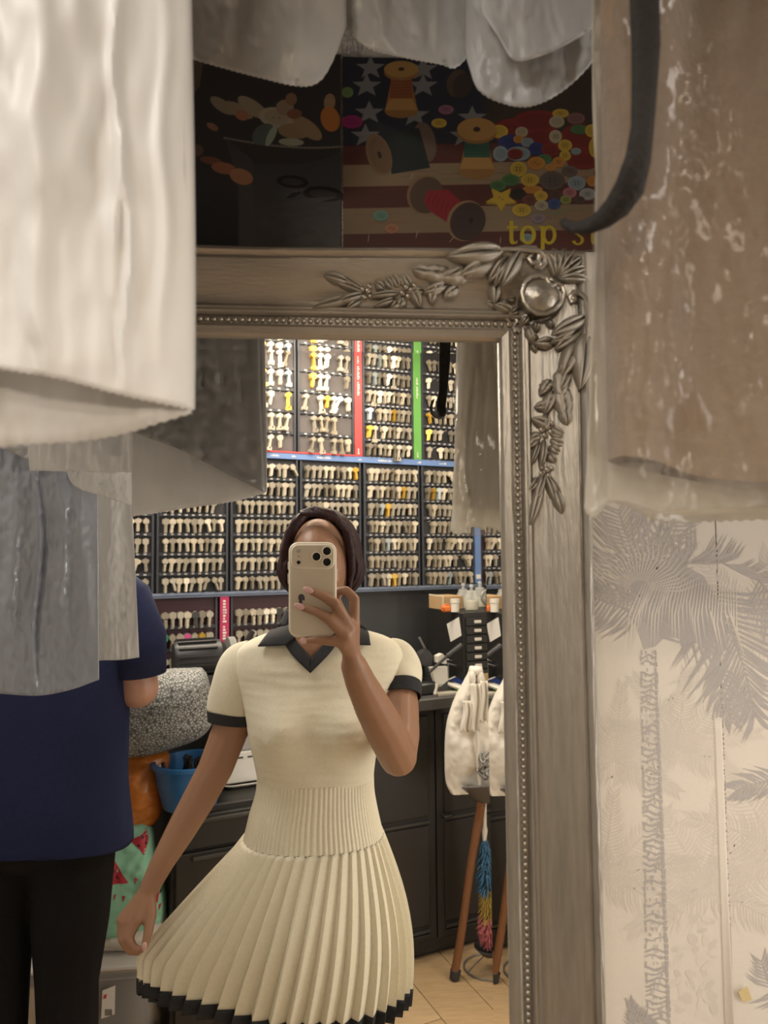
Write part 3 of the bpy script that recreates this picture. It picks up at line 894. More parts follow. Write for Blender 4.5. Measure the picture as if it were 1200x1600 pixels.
# ---- big white cover hanging close to the camera, left
REFL = False
bagA = thing('garment_cover', 'large bright white polythene garment cover hanging nearest at upper left', 'garment cover', at(150, 640, -.25), 'plastic garment covers hanging around the mirror')
sheet('front_film', bagA, m_white_film, const(-900), lambda v: 297 + 6*v + 3*math.sin(v*9), -1080, pl((-900, 470), (-330, 520), (0, 577), (90, 592), (200, 620), (303, 641)),
      lambda u, v: -.223 - .055*(1 - u)**.6, .0042, 1.3, 190, 150, 1.6,
      ((198, 7, .0045, .75, .995), (182, 9, .004, .6, .92), (255, 10, .003, .6, .97), (60, 24, .005, .5, .97), (-120, 30, .008, .1, .95), (-400, 60, .012, .1, .95)), cr=.25)
REFL = True
sheet('inner_film', bagA, m_white_film, const(206), lambda v: 400 + 15*v, 250, pl((206, 807), (250, 801), (300, 793), (370, 783), (415, 770)),
      lambda u, v: .226 - .002*(1-u), .006, 4.1, 60, 60, .6)
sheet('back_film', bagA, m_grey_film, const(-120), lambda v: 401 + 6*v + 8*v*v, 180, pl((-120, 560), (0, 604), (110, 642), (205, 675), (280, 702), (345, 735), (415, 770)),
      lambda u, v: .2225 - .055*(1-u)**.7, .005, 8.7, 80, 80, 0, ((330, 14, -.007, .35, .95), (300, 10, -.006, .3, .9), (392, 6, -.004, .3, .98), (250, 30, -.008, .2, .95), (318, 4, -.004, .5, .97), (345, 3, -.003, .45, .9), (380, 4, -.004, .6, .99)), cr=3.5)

# ---- covers over the posters
REFL = False
TOPS = [
    ('grey-white garment cover hanging over the cup poster, with slanting lower edge', 292, 541, ((280, 84), (300, 92), (340, 104), (400, 120), (470, 135), (500, 127), (520, 96), (545, 30)), -.085),
    ('white garment cover with rounded hem hanging above the cotton reel poster', 528, 752, ((520, 20), (535, 38), (570, 73), (640, 92), (690, 101), (712, 106), (735, 78), (755, 10)), -.060),
    ('crumpled white garment cover hanging over the right half of the reel poster', 726, 972, ((720, 60), (729, 92), (745, 138), (790, 163), (830, 166), (880, 142), (930, 92), (950, 50), (975, -10)), -.105),
]
for i, (lab, x0, x1, edge, Y) in enumerate(TOPS):
    t = thing('garment_cover', lab, 'garment cover', at((x0+x1)/2, 120, Y), 'plastic garment covers hanging around the mirror')
    sheet('front_film', t, m_milky_film, const(x0), const(x1), -330, pl(*edge), lambda u, v, Y=Y: Y - .016*max(0, math.sin(math.pi*u))**.6, .007, 11.0 + i*3, 60, 60, .8, ((x0 + 60, 14, .006, .2, .98), (x1 - 70, 12, .006, .3, .98)))
    sheet('back_film', t, m_milky_film, const(x0 + 2), const(x1 - 2), -330, pl(*[(x, y - 14 - 10*math.sin(x*.03)) for x, y in edge]), lambda u, v, Y=Y: Y + .012*max(0, math.sin(math.pi*u))**.6, .004, 31.0 + i*3, 40, 40)
# inner fold of the third cover
sheet('turned_film', t, m_white_film, const(752), const(940), -330, pl((752, 20), (780, 60), (800, 92), (830, 92), (880, 72), (930, 40), (940, 20)), lambda u, v: -.128 - .008*math.sin(math.pi*u), .006, 51., 50, 50)

# ---- clear cover with the beige coat, right
bagR = thing('garment_cover', 'clear plastic garment cover over a beige coat hanging at upper right', 'garment cover', at(1100, 800, -.18), 'plastic garment covers hanging around the mirror')
sheet('front_film', bagR, m_clear_film, lambda v: 948 - 22*min(1, v*1.6) + 8*max(0, v-.9)*10, const(1330), -330, pl((930, 796), (1000, 797), (1105, 798), (1112, 795), (1200, 790), (1330, 778)),
      lambda u, v: -.200 - .050*max(0, math.sin(math.pi*min(1, u*1.1)))**.7, .007, 71., 80, 100, .5, ((975, 8, .006, .3, .95), (1035, 10, .007, .6, .97), (1000, 9, .005, .6, .98)))
REFL = True
sheet('back_film', bagR, m_cloudy_film, lambda v: 716 - 4*v - 8*v**6, const(1010), 180, pl((704, 830), (718, 836), (735, 824), (752, 827), (775, 836), (800, 838), (1010, 830)),
      lambda u, v: .200 - .030*max(0, math.sin(math.pi*min(1, u*1.2)))**.7, .006, 91., 70, 80, .8, ((735, 5, -.005, .5, .98), (752, 5, -.005, .4, .8), (718, 4, -.004, .2, .98)))
sheet('inner_film', bagR, m_cloudy_film, lambda v: 729, const(985), 792, pl((726, 822), (745, 824), (775, 833), (985, 826)), lambda u, v: .192, .003, 95., 50, 30)
REFL = False
coat = thing('coat', 'beige wool coat hanging inside the clear plastic cover', 'coat', at(1120, 730, -.19))
mb = MB()
def coatf(u, v):
    a = 2*math.pi*u
    z = at(1100, 735, -.19).z + .50*(1 - v)
    x0, x1 = .156 - .002*v, .47
    xc, hw = (x0+x1)/2, (x1-x0)/2
    x = xc + hw*sgnpow(math.cos(a), .6)
    s = math.sin(a)
    th = .014 + .004*v
    fold = .011*math.exp(-((x - .262 - .03*v)/.02)**2) + .009*math.sin(x*75 + 2.*v) + .007*nz(x*14, z*5, 3)
    y = -.206 - sgnpow(s, .6)*th - (fold if s > 0 else -.35*fold)
    if v > .995: z += .012*math.sin(x*18)
    return Vector((x, y, z))
mb.grid(coatf, 120, 50, closed=True)
obj('body', mb, m_coat, coat, angle=80)
mb = MB()
mb.box((.275, -.2375, at(1095, 665, -.22).z), .014, .0012, .011)
obj('garment_label', mb, mat('amber_label', (.42, .27, .10), .5), coat)
# black strap with its curled end
mb = MB()
sp = [(1006, -330, 46), (1006, -120, 46), (1006, 0, 45), (1008, 70, 43), (1006, 130, 38), (1003, 200, 33), (996, 250, 38), (984, 292, 44), (965, 322, 38), (943, 342, 28), (920, 354, 20), (898, 357, 13), (885, 352, 12), (880, 345, 8)]
row = []
for i, (x, y, w) in enumerate(sp):
    a = sp[max(i-1, 0)]; b = sp[min(i+1, len(sp)-1)]
    dx, dy = b[0]-a[0], b[1]-a[1]; L = math.hypot(dx, dy); nx, ny = dy/L, -dx/L
    yy = -.268 + .05*max(0, (i-6)/7)
    row.append([at(x + nx*w/2*q, y + ny*w/2*q, yy - .002*(1-q*q)) for q in (-1, -.5, 0, .5, 1)])
vs = [p for r in row for p in r]
mb.add(vs, [(j*5+i, j*5+i+1, (j+1)*5+i+1, (j+1)*5+i) for j in range(len(row)-1) for i in range(4)])
o = obj('coat_belt', mb, m_black_web, solid=.002)
tag(o, 'black fabric belt with curled tip hanging in front of the clear cover', 'belt')

# ---- covers seen only in the mirror, hanging beside the woman
REFL = True
def cover(label, films, base):
    t = thing('garment_cover', label, 'garment cover', base, 'plastic garment covers hanging around the mirror')
    for nme, m, L, Rr, top, bot, Yf, wr, seed, folds in films:
        sheet(nme, t, m, L, Rr, top, bot, Yf, wr, seed, 110, 120, .4, folds, cr=1.7)
    return t
cover('pale glossy garment cover with a straight hem beside the navy polo shirt sleeve',
      [('front_film', m_milky_film, const(100), lambda v: 196 + 12*v + 16*max(0, v-.4), 420, pl((100, 1040), (158, 1032), (190, 1031), (225, 1026)), lambda u, v: .78 - .01*math.sin(math.pi*u), .005, 101., ((212, 6, .006, .4, .98), (170, 14, .004, .3, .95)))],
      at(170, 1030, .78))
cover('bluish see-through garment cover with a central seam, lowest at left',
      [('front_film', m_blue_film, const(-110), lambda v: 150 + 5*v, 420, pl((-110, 1078), (0, 1084), (60, 1087), (110, 1078), (155, 1062)), lambda u, v: .70 - .02*math.sin(math.pi*u), .008, 111., ((57, 3, .008, .25, .99), (63, 4, -.006, .5, .99), (20, 10, .008, .3, .9), (130, 12, .008, .3, .95), (95, 10, .006, .2, .9))),
       ('back_film', m_milky_film, const(-110), const(150), 420, pl((-110, 1070), (150, 1056)), lambda u, v: .735 + .01*math.sin(math.pi*u), .004, 117., ())],
      at(40, 1085, .70))
cover('short whitish garment cover with a slanting hem above the bluish one',
      [('front_film', m_milky_film, const(85), lambda v: 200 + 10*v, 420, pl((85, 690), (97, 715), (112, 755), (160, 775), (211, 792)), lambda u, v: .655 - .008*math.sin(math.pi*u), .006, 121., ((150, 7, .006, .5, .98),))],
      at(150, 780, .655))
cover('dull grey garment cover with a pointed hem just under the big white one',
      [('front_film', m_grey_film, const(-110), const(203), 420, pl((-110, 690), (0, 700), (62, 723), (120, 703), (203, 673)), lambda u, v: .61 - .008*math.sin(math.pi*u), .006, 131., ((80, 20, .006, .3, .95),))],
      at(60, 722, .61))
mb = MB()
mb.grid(lambda u, v: at(190 + 55*u, 600 + (70 + 24*max(0, math.sin(math.pi*min(1, u*1.15)))**.5)*v, .60 + .004*math.sin(9*u)), 24, 10)
tag(obj('patterned_garment', mb, m_lining, solid=.001), 'dark patterned garment hem peeping out between two covers', 'garment')

# rails the covers hang from, with added shade boards (above the picture)
REFL = False
zr = at(600, -330, -.09).z
rl = thing('garment_rail', 'chrome garment rail with added unseen shade boards above the mirror', 'rail', (.0, -.1, zr - .01))
obj('rod', MB().tube([(-.6, -.10, zr), (.75, -.10, zr)], .011, 12), m_rail, rl)
obj('overhead_shade_board', MB().rbox((.08, -.19, zr + .05), (.75, 0, 0), (0, .21, 0), (0, 0, .012), .003), mat('dark_shade_board', (.12, .09, .07), .5), rl)
obj('front_shade_board', MB().rbox((.36, -.405, (1.835 + zr + .05)/2), (.40, 0, 0), (0, .008, 0), (0, 0, (zr + .05 - 1.835)/2), .002), mat('dark_shade_board'), rl)  # unseen board added to keep light off the posters and top covers
for x in (-.55, .1, .7):
    obj('bracket', MB().box((x, -.05, zr + .02), .008, .07, .024), m_rail, rl)
# ================================================================== THE WOMAN
REFL = True
m_skin = mat('brown_skin', (.33, .175, .105), .42, 0, .06, 25, .08, 200, .4)
m_cream = mat('cream_knit', (.80, .745, .58), .85, 0, .05, 160, .25, 500, sheen=.2)
m_navyknit = mat('black_knit_trim', (.022, .023, .027), .85, 0, .15, 160, .3, 500)
m_hair = mat('burgundy_hair', (.028, .008, .010), .5, 0, .5, 120, .5, 180, .35)
m_nail = mat('pink_nail', (.66, .40, .37), .25, 0, .03)
YC = .95
woman = thing('person', 'woman in a cream pleated knit dress with black trim photographing herself', 'person', Vector((at(492, 1200, YC).x, YC, 0)))

# ---- skin: one continuous body
b = MB()
hc = at(497, 884, .925)
b.ell(hc, (.066, .087, .099), nu=24, nv=16)
b.ell(at(497, 925, .895), (.047, .058, .052), nu=20, nv=12)                  # jaw
b.ell(at(497, 948, .868), (.020, .020, .018))                               # chin
b.chain([at(497, 880, .842), at(497, 902, .826), at(497, 908, .834)], [.007, .011, .010])   # nose
for s in (-1, 1):
    b.ell(at(497 + s*19, 905, .860), (.020, .018, .020))                    # cheeks
    b.ell(at(497 + s*51, 895, .935), (.008, .018, .028))                    # ears
    b.ell(at(497 + s*18, 872, .848), (.018, .010, .007))                    # brow ridge
b.ell(at(497, 926, .838), (.020, .010, .006)); b.ell(at(497, 931, .840), (.017, .010, .006))  # lips
b.chain([at(497, 930, .955), at(494, 985, .965), at(491, 1020, .96)], [.046, .047, .07])
b.ell(at(489, 1050, .955), (.125, .072, .09), nu=24, nv=16)
b.ell(at(487, 1012, .915), (.062, .060, .075), nu=20, nv=12)
b.chain([at(489, 1060, .96), at(492, 1200, .955), at(489, 1330, .955)], [.085, .078, .10])
b.chain([at(378, 1032, .965), at(489, 1022, .96), at(615, 1030, .965)], [.034, .05, .034])
hipz = at(489, 1340, .955)
for s, x in ((-1, 455), (1, 530)):
    h = at(x, 1345, .955)
    b.chain([h, Vector((h.x*.9 + .0, .945, .47)), Vector((h.x*.88, .965, .28)), Vector((h.x*.88, .975, .09)), Vector((h.x*.88, .955, .055))], [.083, .052, .050, .034, .036])
    b.chain([Vector((h.x*.88, .985, .04)), Vector((h.x*.88, .86, .028))], [.034, .026])
# arm that pulls the skirt out
aL = [at(378, 1040, .965), at(362, 1135, .955), at(337, 1200, .945), at(310, 1250, .935), at(280, 1302, .92), at(255, 1345, .907), at(233, 1388, .895)]
b.chain(aL, [.039, .0385, .036, .034, .0295, .024, .0195])
for kx, ky, kY in ((216, 1436, .868), (205, 1440, .874), (196, 1441, .882), (191, 1437, .890)):
    b.chain([at(231, 1393, .893), at(kx, ky, kY)], [.017, .0115])
b.chain([at(216, 1436, .868), at(201, 1466, .858), at(209, 1481, .853), at(220, 1485, .850)], [.0098, .0088, .0078, .0066])
b.chain([at(205, 1440, .874), at(195, 1470, .866), at(204, 1486, .860), at(216, 1488, .856)], [.0098, .0088, .0078, .0066])
b.chain([at(196, 1441, .882), at(191, 1468, .874), at(199, 1482, .868), at(211, 1484, .864)], [.0096, .0085, .0075, .0064])
b.chain([at(191, 1437, .890), at(188, 1460, .884), at(195, 1472, .878), at(206, 1474, .874)], [.0088, .0076, .0068, .0058])
b.chain([at(233, 1400, .888), at(236, 1428, .872), at(232, 1455, .858), at(226, 1479, .846)], [.0135, .0115, .0098, .0072])
# arm that holds the phone
b.chain([at(618, 1038, .965), at(624, 1100, .90), at(625, 1150, .845), at(622, 1182, .80)], [.039, .040, .039, .036])
b.chain([at(622, 1182, .80), at(604, 1145, .745), at(583, 1105, .69), at(563, 1065, .64), at(553, 1040, .615)], [.037, .0375, .033, .0265, .0225])
wr_ = at(553, 1043, .613)
KN = {'index': (553, 972, .585), 'middle': (547, 981, .572), 'ring': (540, 992, .566), 'pinky': (534, 1003, .571)}
for kx in KN.values():
    b.chain([wr_, at(548, 1018, .598), at(*kx)], [.0205, .0150, .0108])
def finger(*q):
    b.chain([at(x, y, Y) for x, y, Y, r in q], [r for *_, r in q])
finger((553, 972, .585, .0100), (554, 936, .590, .0090), (541, 922, .596, .0078), (524, 925, .598, .0066))
finger((547, 981, .572, .0102), (524, 943, .557, .0092), (504, 931, .558, .0080), (484, 923, .562, .0064))
finger((540, 992, .566, .0102), (514, 967, .556, .0090), (493, 955, .558, .0078), (471, 949, .562, .0062))
finger((534, 1003, .571, .0096), (511, 1001, .568, .0082), (492, 1000, .571, .0070), (476, 1001, .575, .0056))
finger((550, 1015, .612, .0150), (546, 985, .622, .0115), (532, 955, .612, .0100), (522, 930, .604, .0082))
body = fused('body', b, m_skin, woman, .0032, 7, .5)
for (x, y, Y, ang, L) in ((481.5, 922, .555, 200, .0085), (467.5, 947.5, .555, 200, .0088), (474, 1001, .570, 178, .006), (225.3, 1479, .8385, 100, .0085)):
    p = at(x, y, Y); d = Vector((math.cos(R(ang)), 0, -math.sin(R(ang))))
    mb = MB(); mb.ell(p, (L, .0022, .0052), (d, Vector((0, 1, 0)), d.cross(Vector((0, 1, 0)))), 14, 8)
    tag(obj('fingernail', mb, m_nail, woman), 'pink painted fingernail')
# face details
m_eye = mat('eye_white', (.75, .72, .68), .3); m_iris = mat('dark_iris', (.02, .012, .01), .2); m_lip = mat('lips', (.30, .11, .09), .45)
for s in (-1, 1):
    mb = MB(); mb.ell(at(497 + s*18.5, 886, .8475), (.0125, .007, .0058)); e = obj('eye', mb, m_eye, woman)
    mb = MB(); mb.ell(at(497 + s*18.5, 886, .8405), (.0052, .002, .0054)); obj('iris', mb, m_iris, e)
    mb = MB(); mb.tube([at(497 + s*q, 872 - 3*math.sin((q-8)*.14), .839 + .0006*(q-8)) for q in (8, 14, 20, 26, 31)], [.0015, .003, .003, .0024, .001], 6); obj('eyebrow', mb, m_hair, woman)
mb = MB(); mb.ell(at(497, 928.5, .8315), (.020, .004, .0055)); obj('lips', mb, m_lip, woman)

# ---- hair: a chin-length bob of separate locks over a cap
mb = MB()
H = at(502, 872, .945)
HR = Vector((.078, .096, .098))
def scalp(phi, th, k=1.0):
    return H + Vector((HR.x*math.sin(th)*math.sin(phi), HR.y*math.sin(th)*math.cos(phi), HR.z*math.cos(th))) * k
cap = MB()
def capf(u, v):
    phi = R(-125 + 250*u); th = R(4 + 100*v)
    return scalp(phi, th, 1.02)
mb.grid(capf, 40, 16)
ztip = at(500, 921, .95).z
rng = random.Random(3)
for i in range(120):
    phi = R(-122 + 244*i/119 + rng.uniform(-1.5, 1.5))
    path, rad = [], []
    for q in range(9):
        th = R(-14 + 13.0*q)
        f = q/8
        ph = phi * (0.35 + .65*min(1, f*2.2)) + R(14)*(1-f)**2
        path.append(scalp(ph, max(th, .02), 1.02 + .012*math.sin(i*2.4)))
        rad.append(.0085 * (.55 + .45*min(1, 3*f)))
    last = path[-1]
    zt = ztip - .004*math.sin(i*1.7) - .012*math.sin(abs(phi))*.6 + (.008 if abs(phi) > 2.0 else 0)
    inw = (H - last); inw.z = 0; inw.normalize()
    for q in range(1, 6):
        f = q/5
        path.append(Vector((last.x, last.y, last.z + (zt - last.z)*f)) + inw*.022*f*f - inw*.010*math.sin(math.pi*f))
        rad.append(.0085 * (1 - .55*f**2))
    mb.tube(path, rad, 7)
# front hairline: locks swept from a side parting
for i in range(26):
    k = .55*i/25
    s = [at(470 + 2*k, 801 + 3*k, .885 - .02*k), at(490 + 18*k, 796 + 11*k, .868 - .012*k), at(520 + 8*k, 803 + 14*k, .868 - .006*k), at(540 + 6*k, 826 + 10*k, .872), at(548 + 2*k, 860, .880), at(549 + 3*k, 893, .886), at(547 - 2*k, 918 + 4*math.sin(i), .889)]
    mb.tube(s, [.005, .008, .0085, .009, .009, .008, .003], 6)
for i in range(18):
    k = i/17
    s = [at(472 - 3*k, 802 + 3*k, .885 - .01*k), at(461 - 3*k, 812 + 6*k, .880), at(450 + 1*k, 832 + 4*k, .884), at(446 - 3*k, 862, .890), at(445 - 3*k, 890, .892), at(447 - 1*k, 911 + 3*math.sin(i), .893)]
    mb.tube(s, [.004, .006, .007, .0075, .006, .003], 6)
obj('hair', mb, m_hair, woman, angle=70)

# ---- dress
ROWS = [  # picture row: left, right, front, back half thickness
    (966, 466, 529, .050, .055), (976, 450, 546, .056, .062), (986, 424, 570, .066, .072), (996, 396, 602, .078, .082), (1010, 374, 624, .088, .092), (1030, 368, 631, .098, .100), (1060, 372, 625, .106, .102),
    (1090, 380, 608, .116, .100), (1120, 386, 598, .123, .098), (1150, 390, 592, .120, .095), (1180, 397, 587, .108, .092), (1212, 403, 583, .096, .090)]
def row(py):
    return [sinterp(py, [(r[0], r[i]) for r in ROWS]) for i in (1, 2, 3, 4)]
def bust(px, py):
    g = 0
    for bx in (437, 541):
        g += .030*math.exp(-((px - bx)/34)**2 - ((py - 1122)/36)**2) + .004*math.exp(-((px - bx + (14 if bx < 490 else -14))/6)**2 - ((py - 1137)/5)**2)
    return g
def bodice(u, v, off=0.0):
    py = 966 + (1212 - 966)*v
    xl, xr, bf, bb = row(py)
    l, r = at(xl, py, YC), at(xr, py, YC)
    c, hw = (l + r)/2, (r - l).length/2
    a = 2*math.pi*u
    x = hw*sgnpow(math.cos(a), .85)
    s = math.sin(a)
    th = bf if s > 0 else bb
    p = Vector((c.x + x*(1 + off*8), YC - sgnpow(s, .8)*(th + off), c.z))
    if s > 0:
        px = xl + (xr - xl)*(x/hw + 1)/2
        p.y -= bust(px, py)*min(1, s*1.6)
        p.y -= .0022*nz(px*.03, py*.03, 1.) + .0016*nz(px*.02, py*.12, 4.)
    return p
def front_at(px, py, off):
    """point of the bodice front seen through a pixel, moved off it towards the mirror"""
    xl, xr, bf, bb = row(py)
    q = max(-1, min(1, (px - (xl+xr)/2) / ((xr-xl)/2)))
    ca = sgnpow(q, 1/.85)
    s = math.sqrt(max(0, 1 - ca*ca))
    return at(px, py, YC - sgnpow(s, .8)*bf - bust(px, py)*min(1, s*1.6) - off)
def in_v(px, py):
    return py < 1030 and abs(px - 487) < (1032 - py) * .85 and abs(px - 487) < 45
def keep(q):
    c = (q[0] + q[1] + q[2] + q[3]) / 4
    if c.y > YC - .02: return True
    x, y = proj(c)
    return not in_v(x, y)
mb = MB(); mb.grid(bodice, 180, 90, closed=True, keep=keep)
obj('bodice', mb, m_cream, woman, angle=70)
# black v-band, two sides
def band(pa, pb, off, nme, m, nu=14, nv=5, solid=.003):
    mb = MB()
    def fn(u, v):
        ax, ay = sinterp(u, [(i/(len(pa)-1), p[0]) for i, p in enumerate(pa)]), sinterp(u, [(i/(len(pa)-1), p[1]) for i, p in enumerate(pa)])
        bx, by = sinterp(u, [(i/(len(pb)-1), p[0]) for i, p in enumerate(pb)]), sinterp(u, [(i/(len(pb)-1), p[1]) for i, p in enumerate(pb)])
        return front_at(ax + (bx-ax)*v, ay + (by-ay)*v, off)
    mb.grid(fn, nu, nv)
    return obj(nme, mb, m, woman, solid=solid)
band([(437, 992), (452, 1018), (468, 1036), (485, 1052)], [(452, 982), (463, 1001), (475, 1015), (486, 1029)], .0035, 'neck_band', m_navyknit)
band([(536, 990), (519, 1016), (502, 1035), (485, 1052)], [(522, 982), (511, 1001), (498, 1015), (486, 1029)], .0040, 'neck_band', m_navyknit)
# collar leaves
band([(448, 968), (424, 984), (403, 1010)], [(470, 972), (462, 992), (446, 1008)], .010, 'collar', m_navyknit, 14, 10)
band([(545, 968), (572, 982), (579, 1008)], [(526, 972), (532, 992), (540, 1007)], .010, 'collar', m_navyknit, 14, 10)
mb = MB()
mb.grid(lambda u, v: (lambda p, a: p + Vector((.062*math.cos(a)*(1 + .25*v), .058*math.sin(a)*(1 + .2*v), 0)))(at(494, 950 + 26*v, .962), R(-40 + 260*u)), 40, 6)
obj('collar_stand', mb, m_navyknit, woman, solid=.004)
# sleeves
def sleeve(axis, wid, nme, vs, ve, off=0.0, m=m_cream, puff=0):
    mb = MB()
    n = len(axis) - 1
    def cen(v):
        return Vector((sinterp(v, [(i/n, p[0]) for i, p in enumerate(axis)]), sinterp(v, [(i/n, p[1]) for i, p in enumerate(axis)]), sinterp(v, [(i/n, p[2]) for i, p in enumerate(axis)])))
    def fn(u, v):
        q = vs + (ve - vs)*v
        c0, c1 = cen(max(q - .04, 0)), cen(min(q + .04, 1))
        t = (at(*c1) - at(*c0)).normalized()
        e1 = Vector((t.z, 0, -t.x)).normalized(); e2 = t.cross(e1)
        r = sinterp(q, [(i/n, w) for i, w in enumerate(wid)]) + off
        a = 2*math.pi*u
        r *= 1 + .06*math.sin(3*a + q*9)*q*(1 if not off else .5) + .03*nz(a*1.3, q*4, 2.)
        return at(*cen(q)) + e1*r*math.cos(a) + e2*r*.92*math.sin(a)
    mb.grid(fn, 48, 26, closed=True)
    return obj(nme, mb, m, woman, angle=70, solid=.003)
AXL, WDL = [(402, 1016, .962), (386, 1036, .962), (372, 1066, .958), (363, 1098, .955), (358, 1130, .952)], [.030, .050, .0525, .049, .0400]
AXR, WDR = [(598, 1014, .962), (612, 1028, .960), (621, 1046, .945), (624, 1066, .925), (625, 1090, .903)], [.030, .046, .048, .046, .0405]
sleeve(AXL, WDL, 'sleeve', 0, .88); sleeve(AXL, WDL, 'cuff', .87, 1.0, .0018, m_navyknit)
sleeve(AXR, WDR, 'sleeve', 0, .82); sleeve(AXR, WDR, 'cuff', .81, 1.0, .0018, m_navyknit)
# ribbed waistband
WA = [(1208, 403, 583, .098, .092), (1235, 400, 584, .097, .092), (1265, 391, 589, .104, .098), (1302, 382, 597, .112, .106)]
def waist(u, v, rib=True):
    py = 1208 + 94*v
    xl, xr, bf, bb = [sinterp(py, [(r[0], r[i]) for r in WA]) for i in (1, 2, 3, 4)]
    l, r = at(xl, py, YC), at(xr, py, YC)
    c, hw = (l + r)/2, (r - l).length/2
    a = 2*math.pi*u
    k = 1 + (.020*abs(math.cos(a*46)) - .012 if rib else 0)
    return Vector((c.x + hw*sgnpow(math.cos(a), .9)*k, YC - sgnpow(math.sin(a), .85)*(bf if math.sin(a) > 0 else bb)*k, c.z))
mb = MB(); mb.grid(lambda u, v: waist(u, v), 624, 10, closed=True)
obj('waistband', mb, m_cream, woman, angle=180)
# pleated skirt: the left side is pulled out to the hand
NP = 46
def skirt(u, v, off=0.0):
    a = 2*math.pi*u                        # 0 right, pi/2 front, pi left
    top_ = waist(u, 1.0, False)
    c, s = math.cos(a), math.sin(a)
    # lower edge
    px = 427 + 206*c if s >= 0 else 440 + 192*c
    hem = sinterp(px, [(215, 1550), (260, 1572), (330, 1594), (425, 1622), (520, 1622), (570, 1612), (610, 1594), (634, 1570)])
    Yb = YC - (.135 + .01*math.sin(3*a))*s if s > 0 else YC - .15*s
    k = max(0, -c)                         # towards the pulled corner
    Yb = Yb*(1 - k**3) + .875*k**3
    bot = at(px, hem if s > 0 else hem - 26*(1 - abs(c)), Yb)
    p = top_.lerp(bot, v)
    bulge = math.sin(math.pi*min(1, v*.95))
    p.x += .030*bulge*max(0, c)**1.5 - .006*bulge*max(0, -c)
    p.y -= .030*bulge*max(0, s)*(1 - .8*k)
    p.x -= .050*k**3*max(0, 1 - abs(v - .74)/(.74 if v < .74 else .26))
    ph = (u*NP) % 1.0
    amp = (.0060 + .013*v) * (1 - .2*k)
    step = (ph/.86 if ph < .86 else 1 - (ph - .86)/.14) - .5
    nrm = Vector((c*.9, -s, 0)); nrm.normalize()
    p += nrm * (amp*step + off)
    return p
for nme, v0, v1, m, off in (('skirt', 0, .91, m_cream, 0), ('hem_band', .90, 1.0, m_navyknit, .0012)):
    mb = MB(); mb.grid(lambda u, v: skirt(u, v0 + (v1 - v0)*v, off), NP*6, 30 if nme == 'skirt' else 4, closed=True)
    obj(nme, mb, m, woman, angle=28, solid=.0015)
# shoes
m_shoe = mat('black_leather', (.02, .02, .02), .4)
for x in (455, 530):
    h = at(x, 1345, .955)
    mb = MB(); mb.ell((h.x*.88, .915, .034), (.043, .125, .036), nu=18, nv=10); obj('shoe', mb, m_shoe, woman)

# ================================================================== THE PHONE
m_case = mat('beige_phone_case', (.62, .53, .40), .5, 0, .02, 30, spec=.4)
m_caserim = mat('cream_case_rim', (.74, .66, .53), .35, 0, .02)
m_lens = mat('black_lens', (.006, .006, .007), .05, 0, 0)
m_screen = mat('phone_screen', (.01, .01, .012), .05)
YP = .5735
def pz(x, y): return at(x, y, YP)
phone = thing('phone', 'phone in a beige case held up in front of the face', 'phone', pz(488, 996))
PX0, PX1, PY0, PY1 = 451.0, 526.0, 847.0, 996.5
def rrect(x0, x1, y0, y1, r, Y, n=6):
    pts = []
    for cx, cy, a0 in ((x1 - r, y0 + r, -90), (x1 - r, y1 - r, 0), (x0 + r, y1 - r, 90), (x0 + r, y0 + r, 180)):
        for i in range(n + 1):
            a = R(a0 + 90*i/n)
            pts.append(at(cx + r*math.cos(a), cy + r*math.sin(a), Y))
    return pts
def slab(x0, x1, y0, y1, r, Ya, Yb, bev=1.2):
    """rounded slab from depth Ya (towards the mirror) back to Yb, with softened front edge"""
    mb = MB()
    r0 = rrect(x0 + bev, x1 - bev, y0 + bev, y1 - bev, max(r - bev, .5), Ya)
    r1 = rrect(x0, x1, y0, y1, r, Ya + bev/970)
    r2 = rrect(x0, x1, y0, y1, r, Yb)
    n = len(r0)
    # keep the outline straight back rather than flaring with perspective
    r2 = [Vector((p.x, q.y, p.z)) for p, q in zip(r1, r2)]
    mb.add(r0 + r1 + r2, [tuple(range(n))] + [(i, (i+1) % n, n + (i+1) % n, n + i) for i in range(n)] + [(n+i, n + (i+1) % n, 2*n + (i+1) % n, 2*n + i) for i in range(n)] + [tuple(reversed(range(2*n, 3*n)))])
    return mb
obj('case_rim', slab(PX0, PX1, PY0, PY1, 15, YP - .0008, YP + .0105, 2.2), m_caserim, phone, angle=50)
obj('case_back', slab(PX0 + 3.6, PX1 - 3.6, PY0 + 3.6, PY1 - 3.6, 12, YP - .0012, YP + .004, .8), m_case, phone, angle=50)
obj('screen', slab(PX0 + 2, PX1 - 2, PY0 + 2, PY1 - 2, 13, YP + .0100, YP + .0112, .5), m_screen, phone, angle=50)
plat = obj('camera_plateau', slab(PX0 + 3.2, PX1 - 3.0, PY0 + 3.2, 889.5, 12, YP - .0036, YP, 1.6), m_caserim, phone, angle=50)
obj('plateau_face', slab(PX0 + 5.4, PX1 - 5.2, PY0 + 5.4, 887.2, 10, YP - .0038, YP - .002, .5), m_case, plat, angle=50)
for (x, y) in ((494.5, 869.7), (510.8, 861.1), (510.8, 878.2)):
    c = at(x, y, YP - .0040)
    mb = MB(); mb.lathe(c, [(.0078, .002), (.0078, -.0014), (.0070, -.0020), (.0064, -.0016)], 24, (0, 1, 0)); l = obj('lens_ring', mb, m_caserim, plat)
    mb = MB(); mb.lathe(c, [(.0066, .001), (.0065, -.0012), (.0045, -.00135), (.00001, -.0014)], 24, (0, 1, 0)); obj('lens_glass', mb, m_lens, plat)
